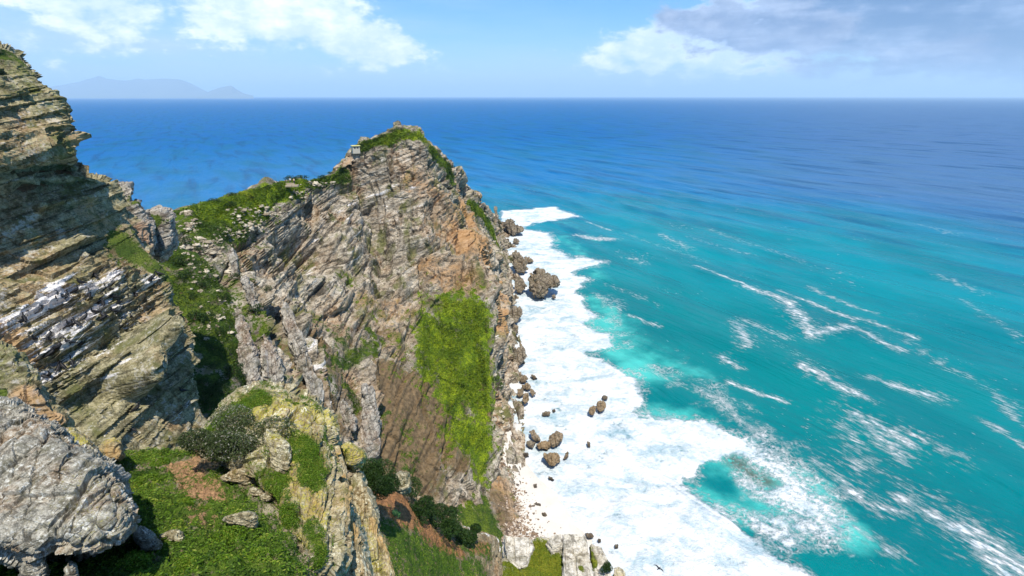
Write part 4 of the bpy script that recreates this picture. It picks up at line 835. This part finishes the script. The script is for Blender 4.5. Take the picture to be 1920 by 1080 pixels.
szs = (.25 + .55 * RNG.random(len(p)) ** 2) * np.clip(p[:, 1] / 140, .6, 2)
leaves('heath', p + nn * .15, szs, np.clip(.08 + .62 * ms + .75 * fbm(p, 6, 4, 6) + RNG.normal(0, .15, len(p)), 0, 1), M_moss, nrm=nn, seed=32, label='low green heath and grass over the headland slopes', cat='heath', kind='stuff')

# ------------------------------------------------------------------ bushes
def bush(name, base, dims, n, mat, ls, seed, label, cat='bush', stems=7, group=None, pale=0.0, lumps=9, proto=None):
    root = empty(name, base, label, cat, group)
    if proto is not None:
        for ch in proto.children:
            c = ch.copy(); SC.collection.objects.link(c); c.parent = root
        return root
    rg = np.random.default_rng(seed); dims = np.array(dims)
    cen = rg.normal(size=(lumps, 3)) * .46; cen[:, 2] = np.abs(cen[:, 2]) + .35; rad = rg.uniform(.28, .5, lumps)
    d = rg.normal(size=(n, 3)); d /= np.linalg.norm(d, axis=1, keepdims=True); k = rg.integers(lumps, size=n)
    p = cen[k] + d * (rad[k] * (.55 + .5 * rg.random(n) ** .5))[:, None]; p[:, 2] = np.abs(p[:, 2])
    tint = np.clip(.25 + .35 * (rad[k] - .28) / .22 + .25 * fbm(p, .35, 2, seed) + rg.normal(0, .15, n) + (rg.random(n) < pale) * .6, 0, 1)
    leaves('foliage', p * dims, ls * (.6 + .8 * rg.random(n)), tint, mat, nrm=d, seed=seed, parent=root)
    VV, FF = [], []; b = 0
    for s_ in range(stems):
        tip = cen[s_ % lumps] * dims; q = np.linspace(0, 1, 6)[:, None]; ln = q * tip + np.sin(q * 3) * rg.normal(size=3) * .06 * dims
        r0 = .035 * dims[2] * (1.05 - q)
        an_ = np.linspace(0, 2 * math.pi, 5, endpoint=False)
        V = ln[None] + np.stack([np.outer(np.cos(an_), r0[:, 0]), np.outer(np.sin(an_), r0[:, 0]), np.zeros((5, 6))], -1)
        VV.append(V.reshape(-1, 3)); FF.append(grid_faces(5, 6, True) + b); b += 30
    link('stem', mesh_np('stem', np.concatenate(VV), np.concatenate(FF)), M_wood, root)
    return root
b0 = P(437, 852, 11.4)
bush('thorny_bush', b0, (1.15, .8, .72), 30000, M_greybush, .055, 41, 'grey green thorny bush with bare pale twigs on the outcrop edge', stems=24, pale=.12, lumps=12)
bush('shrub', P(714, 925, 18.6), (1.12, 1.0, 1.22), 16000, M_bush, .085, 42, 'dense round dark green bush above the soil slope')
for i, (px, py, Y, s_, lab) in enumerate([(790, 962, 25.6, .85, 'topmost dark green shrub of the row down the soil slope'), (822, 985, 26, .8, 'second dark green shrub down the row on the soil slope'), (845, 1000, 26.6, .6, 'third and lower dark shrub in the row on the soil slope'), (874, 1018, 27.4, .6, 'lowest roundest dark shrub at the end of the row on the soil slope')]):
    q = PS.hit(px, py, 12)
    bush('shrub', q, (s_ * 1.7, s_ * 1.3, s_ * 1.5), 8000, M_bush, .12, 50 + i, lab, group='dark shrubs in a row down the soil slope')
bush('shrub', PZ(1136, 1072, 65.7), (.5, .5, .6), 2500, M_bush, .09, 57, 'small rounded green shrub growing on the bottom slabs')
q = PS.hit(742, 970, 12)
pl = empty('leafy_plant', q, 'small plant with broad pale green leaves on bare red soil', 'plant')
VV, FF = [], []
for k in range(26):
    a = k * 2.4; l = .16 + .14 * (k % 5) / 5; el_ = .3 + .9 * (k / 26)
    d = np.array([math.cos(a) * math.cos(el_), math.sin(a) * math.cos(el_), math.sin(el_)]); s2 = np.array([-math.sin(a), math.cos(a), 0])
    o0 = d * .12
    VV += [o0, o0 + d * l * .5 + s2 * l * .38 + [0, 0, .03], o0 + d * l, o0 + d * l * .5 - s2 * l * .38 + [0, 0, .03]]; FF.append([4 * k, 4 * k + 1, 4 * k + 2, 4 * k + 3])
M_broad = leaf_mat('broad_leaves', (.06, .15, .05), (.12, .26, .10))
link('foliage', mesh_np('foliage', np.array(VV), FF, {'tint': RNG.random(len(VV))}), M_broad, pl)
proto = None
vb = [(412, 728), (395, 742), (418, 738), (385, 750), (430, 706), (404, 690), (400, 655), (390, 600), (410, 625), (440, 700), (365, 560), (385, 540), (350, 520), (420, 560), (395, 770), (380, 720), (447, 522), (484, 578), (500, 545), (365, 600), (620, 405), (640, 345), (335, 495), (345, 455), (360, 500), (375, 470)]
for i, (px, py) in enumerate(vb):
    q = HS.hit(px, py, 6); s_ = .9 + .7 * ((i * 7) % 5) / 5
    r = bush('shrub', q + [0, 0, -.1], (1, 1, .85), 500, M_bush, .2, 70, 'dark green rounded shrub dotting the valley and slopes beside the dark cliff', group='dark shrubs in the valley', proto=proto)
    if proto is None: proto = r
    r.scale = (s_ * 1.1, s_ * 1.1, s_); r.rotation_euler = (0, 0, i * 1.3)
tb = [(690, 268, 1.1), (720, 256, 1.3), (735, 247, 1.3), (748, 243, 1.2), (706, 262, 1.0), (675, 272, .8), (400, 380, 1.2), (440, 366, 1.0), (500, 352, 1.0), (545, 338, 1.6), (570, 333, 1.6), (600, 330, 1.1), (655, 312, 1.0), (470, 372, 1.2), (430, 385, 1.3), (820, 285, 1.2), (835, 300, 1.4), (845, 315, 1.3), (620, 325, .9), (640, 318, .9)]
for i, (px, py, s_) in enumerate(tb):
    q = HS.hit(px, py, 6)
    r = bush('shrub', q + [0, 0, -.2], (1, 1, .85), 500, M_moss, .2, 70, 'low wind clipped shrub on the crest of the headland', group='low shrubs on the headland crest', proto=proto)
    r.scale = (s_ * 1.4, s_ * 1.4, s_ * .8); r.rotation_euler = (0, 0, i * 2.1)

# ------------------------------------------------------------------ rocks in the surf
SR = [
 ([(948, 412), (956, 406), (964, 410), (968, 420), (978, 424), (984, 436), (970, 440), (955, 438), (948, 428)], 'far dark sea rock with a white gap at the tip of the headland', 1, 0),
 ([(926, 388), (930, 386), (933, 390), (932, 398), (936, 406), (934, 410), (928, 408), (927, 398)], 'thin upright sea stack standing at the very tip of the headland', 1, 0),
 ([(962, 448), (968, 446), (974, 452), (970, 458), (962, 456)], 'small brown rock in foam below the far dark sea rock', 0, 0),
 ([(962, 476), (970, 470), (980, 478), (988, 490), (990, 504), (982, 512), (970, 512), (962, 500)], 'dark grey rounded sea rock against the cliff, above the big tan one', 1, 0),
 ([(984, 482), (992, 482), (1000, 490), (992, 494), (985, 490)], 'low reddish rock trailing right from the dark grey rounded one', 0, .5),
 ([(990, 530), (994, 516), (1003, 512), (1006, 503), (1012, 503), (1014, 514), (1028, 518), (1034, 520), (1044, 518), (1049, 530), (1044, 538), (1034, 538), (1028, 550), (1016, 558), (1000, 556), (994, 546)], 'biggest tan sea rock with a domed knob on its right side', 2, .35),
 ([(964, 522), (974, 518), (982, 528), (988, 536), (978, 550), (968, 550), (962, 538)], 'grey block joining the biggest tan rock to the cliff', 1, 0),
 ([(1034, 554), (1040, 552), (1043, 558), (1037, 561)], 'tiny rock just below the biggest tan sea rock', 0, 0),
 ([(950, 584), (962, 574), (976, 576), (978, 590), (970, 604), (958, 606), (951, 596)], 'dark wet rock at the cliff foot halfway down the shore', 1, 0),
 ([(958, 618), (966, 608), (972, 612), (970, 624), (962, 628)], 'small dark rock right under the dark wet one at the cliff foot', 1, 0),
 ([(958, 668), (968, 655), (978, 648), (986, 652), (984, 672), (974, 684), (962, 686)], 'steep dark grey rock leaning on the cliff above the brown scatter', 1, 0),
 ([(966, 702), (974, 699), (980, 704), (974, 708), (967, 707)], 'topmost little brown rock of the scatter at the cliff foot', 0, .6),
 ([(975, 712), (984, 702), (990, 710), (984, 717), (977, 718)], 'upright brown rock high in the scatter at the cliff foot', 0, .6),
 ([(994, 702), (1002, 703), (1009, 710), (1000, 711)], 'flat brown sliver farthest right in the scatter at the cliff foot', 0, .6),
 ([(978, 722), (988, 719), (996, 726), (990, 732), (980, 728)], 'flat brown rock in the middle of the scatter at the cliff foot', 0, .6),
 ([(970, 730), (980, 728), (982, 740), (974, 746), (969, 740)], 'squarish brown rock on the left of the scatter at the cliff foot', 0, .6),
 ([(992, 726), (1000, 730), (1005, 738), (998, 744), (993, 736)], 'jagged brown rock on the right of the scatter at the cliff foot', 0, .6),
 ([(982, 738), (990, 736), (992, 750), (984, 760), (980, 750)], 'lowest brown rock of the scatter at the cliff foot', 0, .6),
 ([(1104, 764), (1110, 760), (1117, 762), (1116, 774), (1110, 780), (1103, 774)], 'left rock of the pair standing alone in the white surf', 0, .7),
 ([(1118, 756), (1124, 750), (1132, 752), (1138, 762), (1132, 770), (1124, 772), (1119, 765)], 'right and larger rock of the pair standing alone in the white surf', 0, .7),
 ([(1128, 744), (1134, 740), (1140, 744), (1139, 750), (1131, 751)], 'round knob just above the pair standing alone in the surf', 0, .2),
 ([(1016, 774), (1024, 771), (1032, 773), (1030, 780), (1018, 781)], 'small oblong brown rock with a tiny one beside it in the foam', 0, .6),
 ([(1035, 769), (1040, 767), (1042, 771), (1037, 774)], 'tiny round rock right of the small oblong one in the foam', 0, .5),
 ([(993, 810), (1000, 806), (1010, 818), (1014, 826), (1006, 829), (998, 822)], 'long tilted brown rock above the orange one near the beach', 0, .5),
 ([(1006, 834), (1014, 827), (1028, 826), (1033, 834), (1028, 846), (1020, 842), (1010, 842)], 'orange brown rock near the top of the beach, left of the foam washed one', 0, 1.0),
 ([(1028, 826), (1034, 814), (1044, 808), (1056, 812), (1056, 824), (1046, 836), (1036, 838)], 'foam washed brown rock right of the orange one', 0, .6),
 ([(1020, 850), (1030, 850), (1042, 850), (1052, 858), (1048, 868), (1038, 875), (1026, 868), (1020, 858)], 'wide flat ochre rock lowest of the cluster at the top of the beach', 0, .8),
 ([(1056, 862), (1060, 850), (1066, 846), (1066, 856), (1060, 861)], 'slim brown rock right of the wide ochre one', 0, .6),
 ([(988, 828), (996, 826), (1004, 830), (1000, 840), (990, 838)], 'dark brown rock left of the orange one at the top of the beach', 1, .2),
 ([(980, 850), (990, 848), (992, 856), (982, 857)], 'small dark stone on sand left of the ochre rock', 1, 0),
 ([(1000, 908), (1006, 907), (1007, 914), (1002, 916)], 'small black stone alone on the sand halfway down the beach', 1, 0),
 ([(999, 944), (1006, 940), (1014, 943), (1015, 949), (1006, 950)], 'oval dark stone ringed with wet sand on the beach', 1, 0),
 ([(1016, 962), (1022, 960), (1027, 966), (1022, 970), (1017, 968)], 'brown stone on sand where the pebbles end', 0, .4),
 ([(1028, 893), (1034, 895), (1040, 900), (1036, 902), (1030, 898)], 'thin dark streak of rock at the foam edge of the beach', 1, 0),
 ([(1097, 1000), (1106, 1000), (1115, 1006), (1103, 1010)], 'brown pointed rock just behind the wide cream slab', 0, .5),
 ([(1121, 1010), (1126, 1010), (1127, 1016), (1122, 1018)], 'small brown rock in foam right of the pointed one', 0, .4),
 ([(1152, 1021), (1159, 1020), (1160, 1028), (1153, 1029)], 'small reddish rock farthest right in the foam beside the cream slabs', 0, .4),
 ([(1100, 828), (1106, 828), (1107, 838), (1102, 838)], 'small grey rock alone in surf below the standing pair', 1, 0),
 ([(1100, 634), (1014, 634), (1020, 640), (1010, 642)], '', 0, 0),
]
for i, (ol, lab, k, warm) in enumerate(SR):
    if not lab: continue
    O = np.array(ol, float); bot = O[:, 1].max(); cx, cy = O.mean(0)
    Yb = PZ(cx, bot, 0.3)[1]; wpx = np.ptp(O[:, 0]); sz_ = wpx / 1000 * Yb
    hpx = bot - cy
    big_ = wpx > 18
    rock('sea_rock', ol, Yb + sz_ * .28, max(sz_ * .75, .7), M_sea, min(1.0, sz_ * .085), 200 + i, lab, 'rock', nth=200 if big_ else 90, nph=110 if big_ else 50, ky=-Yb / 1000 * 1.1, box=.45, jag=sz_ * .13, attrs_const={'warm': warm})

# ------------------------------------------------------------------ hut and lookout on the headland
M_plaster = plain_mat('old_plaster', (.46, .42, .34)); M_conc = plain_mat('lichened_concrete', (.55, .50, .20)); M_black = plain_mat('dark_opening', (.02, .02, .02), var=.1)
def boxmesh(name, lo, hi, mat, parent, ang=0.0, cham=.03):
    import bmesh
    bm = bmesh.new(); bmesh.ops.create_cube(bm, size=1)
    for v in bm.verts: v.co = Vector([(lo[k] + hi[k]) / 2 + v.co[k] * (hi[k] - lo[k]) for k in range(3)])
    bmesh.ops.bevel(bm, geom=bm.edges[:], offset=cham, segments=1, affect='EDGES')
    me = bpy.data.meshes.new(name); bm.to_mesh(me); bm.free(); return link(name, me, mat, parent)
hq = HS.hit(668, 284, 10); hq = P(667, 281, hq[1] - 2.5)
hut = empty('stone_hut', hq, 'small flat roofed lookout hut with pale walls at the left end of the summit', 'hut'); hut.rotation_euler = (0, 0, .5); hut.scale = (.8, .8, .72)
boxmesh('wall', (-1.5, -1.2, -1.6), (1.5, 1.2, 1.75), M_plaster, hut)
boxmesh('roof', (-1.8, -1.5, 1.753), (1.8, 1.5, 2.05), M_conc, hut)
for x0 in (-.95, .2):
    w_ = boxmesh('window', (x0, -1.26, .75), (x0 + .75, -1.203, 1.3), M_black, hut, cham=.01)
dq = HS.hit(540, 347, 10)
lk = empty('lookout_wall', P(540, 344, dq[1]), 'low pale stone wall around the viewpoint on the ridge', 'wall'); lk.rotation_euler = (0, 0, .12); lk.scale = (.8, .8, .6)
M_stone = plain_mat('pale_stone', (.34, .28, .20), s=2)
for k in range(9):
    boxmesh('wall_panel' if k < 7 else 'terrace', (-3.4 + k * .8, -.25, -1.2), (-2.62 + k * .8, .25, .15 + .1 * (k % 2)), M_stone, lk) if k < 7 else boxmesh('terrace', (-.5 + (k - 7) * 2.2, -2.2, -1.3), (1.6 + (k - 7) * 2.2, -.28, -.5), M_stone, lk)
boxmesh('post', (-3.6, -.2, -1.0), (-3.35, .05, 1.1), M_plaster, lk)
def person(loc, rz, shirt, label):
    root = empty('person', loc, label, 'person'); root.rotation_euler = (0, 0, rz)
    def skin(name, pts, edges, rad, mat, sub=1):
        me = bpy.data.meshes.new(name); me.from_pydata(pts, edges, []); o = link(name, me, mat, root)
        m_ = o.modifiers.new('skin', 'SKIN'); m_.use_smooth_shade = True
        for i, r in enumerate(rad): me.skin_vertices[0].data[i].radius = (r, r * .85)
        me.skin_vertices[0].data[0].use_root = True
        o.modifiers.new('sub', 'SUBSURF').levels = sub; o.modifiers['sub'].render_levels = sub
        return o
    # whole body, then clothes as slightly larger shells
    pts = [(0, 0, .95), (0, 0, 1.2), (0, 0, 1.42), (0, 0, 1.52), (0, -.02, 1.64), (.19, 0, 1.40), (.24, -.05, 1.14), (.2, -.2, .98), (-.19, 0, 1.40), (-.24, -.03, 1.14), (-.22, -.12, .9), (.1, 0, .9), (.11, 0, .5), (.11, .02, .08), (.12, -.14, .03), (-.1, 0, .9), (-.12, 0, .5), (-.12, .02, .08), (-.13, -.14, .03)]
    ed = [(0, 1), (1, 2), (2, 3), (3, 4), (2, 5), (5, 6), (6, 7), (2, 8), (8, 9), (9, 10), (0, 11), (11, 12), (12, 13), (13, 14), (0, 15), (15, 16), (16, 17), (17, 18)]
    skin('body', pts, ed, [.13, .12, .13, .05, .10, .06, .045, .03, .06, .045, .03, .085, .06, .045, .035, .085, .06, .045, .035], M_skin)
    skin('shirt', [(0, 0, 1.0), (0, 0, 1.2), (0, 0, 1.42), (.2, 0, 1.39), (.245, -.04, 1.16), (-.2, 0, 1.39), (-.245, -.03, 1.16)], [(0, 1), (1, 2), (2, 3), (3, 4), (2, 5), (5, 6)], [.16, .155, .15, .08, .065, .08, .065], shirt)
    skin('trousers', [(0, 0, .96), (.1, 0, .88), (.11, 0, .5), (.11, .02, .12), (-.1, 0, .88), (-.12, 0, .5), (-.12, .02, .12)], [(0, 1), (1, 2), (2, 3), (0, 4), (4, 5), (5, 6)], [.155, .11, .08, .07, .11, .08, .07], M_trou)
    skin('hair', [(0, .03, 1.66), (0, .02, 1.72)], [(0, 1)], [.105, .09], M_hair)
    return root
M_skin = plain_mat('skin', (.5, .3, .2), var=.05); M_trou = plain_mat('dark_cloth', (.03, .035, .06), var=.1); M_hair = plain_mat('dark_hair', (.03, .02, .015))
M_s1 = plain_mat('pale_blue_cloth', (.55, .70, .78), var=.05); M_s2 = plain_mat('pink_cloth', (.78, .52, .45), var=.05)
for px, py, rz, sh, lab in [(545, 344, .3, M_s1, 'tiny standing visitor in a pale blue top at the ridge viewpoint'), (552, 345, -.4, M_s2, 'tiny standing visitor in a pink top right of the one in pale blue')]:
    q = P(px, py, dq[1] + .9); q[2] = max(q[2] - .1, P(540, 344, dq[1])[2] - .55); person(q, rz, sh, lab)

# ------------------------------------------------------------------ cormorants on the ledges, one on the wing
M_bird = plain_mat('black_feathers', (.012, .012, .014), .5, .1)
def tube(pts, rad, n=10):
    pts = np.array(pts, float); rad = np.array(rad, float); T = np.gradient(pts, axis=0); T /= np.linalg.norm(T, axis=1, keepdims=True)
    s2 = np.array([0, 1, 0.0]); V = []
    an_ = np.linspace(0, 2 * math.pi, n, endpoint=False)
    for p_, t2, r in zip(pts, T, rad):
        b = np.cross(t2, s2); b /= np.linalg.norm(b) + 1e-9
        V.append(p_ + np.outer(np.cos(an_), s2) * r + np.outer(np.sin(an_), b) * r * 1.05)
    V = np.array(V); return V.reshape(-1, 3), grid_faces(len(pts), n).reshape(-1, 4), n
def ringtube(pts, rad, n=10):
    V, _, _ = tube(pts, rad, n); V = V.reshape(len(pts), n, 3).transpose(1, 0, 2)
    return V.reshape(-1, 3), grid_faces(n, len(pts), True)
bodyp = ([(-.42, 0, .02), (-.36, 0, .05), (-.22, 0, .12), (-.08, 0, .18), (.06, 0, .25), (.16, 0, .33), (.20, 0, .42), (.17, 0, .50), (.18, 0, .56), (.23, 0, .58), (.29, 0, .575), (.35, 0, .565)], [.004, .03, .05, .095, .11, .09, .05, .032, .035, .04, .016, .003])
bV, bF = ringtube(*bodyp)
body_me = mesh_np('body', bV, bF, smooth=True)
wV, wF = ringtube([(-.33, .0, .07), (-.2, .0, .13), (-.05, .0, .2), (.1, .0, .27), (.15, 0, .3)], [.004, .03, .05, .045, .004], 8)
wing_me = [mesh_np('wing', wV * [1, .6, 1] + [0, s_ * .095, .02], wF, smooth=True) for s_ in (-1, 1)]
fV, fF = ringtube([(.02, 0, .16), (.0, 0, .06), (.02, 0, .01), (.10, 0, .0)], [.018, .013, .016, .006], 6)
foot_me = [mesh_np('foot', fV + [0, s_ * .05, 0], fF) for s_ in (-1, 1)]
birds = [(39, 610), (47, 603), (60, 595), (76, 590), (117, 560), (105, 568), (126, 560), (156, 535), (142, 551), (181, 520), (202, 560), (190, 562), (214, 560), (185, 574), (195, 576), (179, 590), (193, 603), (197, 600), (247, 598), (224, 586), (218, 588), (237, 565), (257, 558), (226, 570), (288, 524), (300, 518), (286, 533), (298, 528), (136, 612), (132, 617), (146, 610), (95, 645), (93, 635), (132, 650), (152, 653), (136, 684), (82, 675), (97, 670), (82, 711), (93, 708), (109, 697), (344, 737), (110, 655), (120, 690), (70, 640), (160, 600), (205, 545), (250, 545), (168, 560), (88, 585), (255, 770), (250, 812)]
for i, (px, py) in enumerate(birds):
    q = LS.hit(px, py, 5) + [0, 0, .02]
    r = empty('cormorant', q, 'black cormorant perched on the white streaked cliff ledges', 'bird', 'cormorants on the cliff ledges')
    for me in [body_me] + wing_me + foot_me:
        c = link(me.name.split('.')[0], me, None, r)
    r.rotation_euler = (0, 0, (i * 2.399) % 6.28); r.scale = (1.15,) * 3
for me in [body_me] + wing_me + foot_me: me.materials.append(M_bird)
fb = empty('flying_bird', P(1235, 1066, 50), 'dark bird flying over the white surf, wings spread, near the bottom edge', 'bird'); fb.rotation_euler = (0, .1, .7)
V_, F_ = ringtube([(-.36, 0, 0), (-.3, 0, 0), (-.15, 0, 0), (.05, 0, .01), (.2, 0, .01), (.32, 0, .02), (.38, 0, .02), (.46, 0, .01)], [.04, .035, .06, .085, .06, .035, .035, .006])
link('body', mesh_np('body', V_, F_, smooth=True), M_bird, fb)
for s_ in (-1, 1):
    g = []
    for y, xc, ch, z in [(0.04, .05, .24, .0), (.25, .09, .22, .08), (.45, .08, .17, .10), (.62, .0, .10, .07), (.74, -.08, .03, .03)]:
        g.append([(xc + ch / 2, s_ * y, z), (xc + ch * .2, s_ * y, z + .022), (xc - ch / 2, s_ * y, z - .005), (xc + ch * .1, s_ * y, z - .012)])
    g = np.array(g).transpose(1, 0, 2)
    link('wing', mesh_np('wing', g, grid_faces(4, 5, True), smooth=True), M_bird, fb)

# ------------------------------------------------------------------ mountains across the bay and the air
mm, t = newmat('far_rock'); pos = t.n('ShaderNodeNewGeometry', {}, 0)
finish(t, t.mix(t.noise(pos, .002, 5, .6), (.11, .16, .19, 1), (.19, .23, .25, 1)), .9)
def range_(prof, Y, deep, seed):
    pr = np.array(prof, float); xs = np.linspace(pr[0, 0], pr[-1, 0], 260); ys = np.interp(xs, pr[:, 0], pr[:, 1])
    rowsM = []
    for k, f in enumerate([0, .25, .5, .8, 1.0, .6, 0]):
        yy_ = Y + (k - 4) * deep / 4
        V = np.array([P(x, y, Y) for x, y in zip(xs, ys)]); hgt = np.maximum(V[:, 2] - 2, 0)
        Xk = V[:, 0] * yy_ / Y; rowsM.append(np.stack([Xk, np.full(len(xs), yy_), -4 + (hgt + 6) * f], -1))
    V = loft(np.array(rowsM).transpose(1, 0, 2), 400, 60)
    h = V[..., 2].copy(); V[..., 2] += np.clip(h, 0, None) * .12 * fbm(V, 1500, 5, seed) + np.clip(h, 0, None) * .05 * fbm(V, 300, 3, seed)
    return V
for prof, Y, dp, sd_ in [([(60, 170), (120, 158), (150, 153), (172, 147), (185, 143), (200, 148), (220, 151), (240, 149), (262, 146), (290, 148), (320, 147), (345, 152), (365, 160), (385, 170), (400, 177), (410, 180)], 30000, 5000, 3),
                         ([(370, 178), (395, 170), (412, 164), (425, 161), (434, 160), (442, 166), (455, 174), (475, 179)], 26500, 3000, 4)]:
    V = range_(prof, Y, dp, sd_)
    link('mountains', mesh_np('mountains', V, grid_faces(V.shape[0], V.shape[1]), smooth=True), mm, kind='structure')
import bmesh
bm = bmesh.new(); bmesh.ops.create_cube(bm, size=1)
lo, hi_ = (-110000, -9000, -8), (110000, 90000, 1250)
for v in bm.verts: v.co = Vector([(lo[k] + hi_[k]) / 2 + v.co[k] * (hi_[k] - lo[k]) for k in range(3)])
me = bpy.data.meshes.new('haze'); bm.to_mesh(me); bm.free()
hm = bpy.data.materials.new('sea_air'); hm.use_nodes = True; t = NT(hm.node_tree)
vol = t.n('ShaderNodeVolumePrincipled', {'Color': (.66, .86, 1.0, 1), 'Density': 4.0e-5, 'Anisotropy': 0.0})
t.t.links.new(vol, t.n('ShaderNodeOutputMaterial', {}, None).inputs['Volume'])
link('haze', me, hm, kind='stuff', label='pale blue sea haze that fades the horizon and the far mountains', cat='haze')
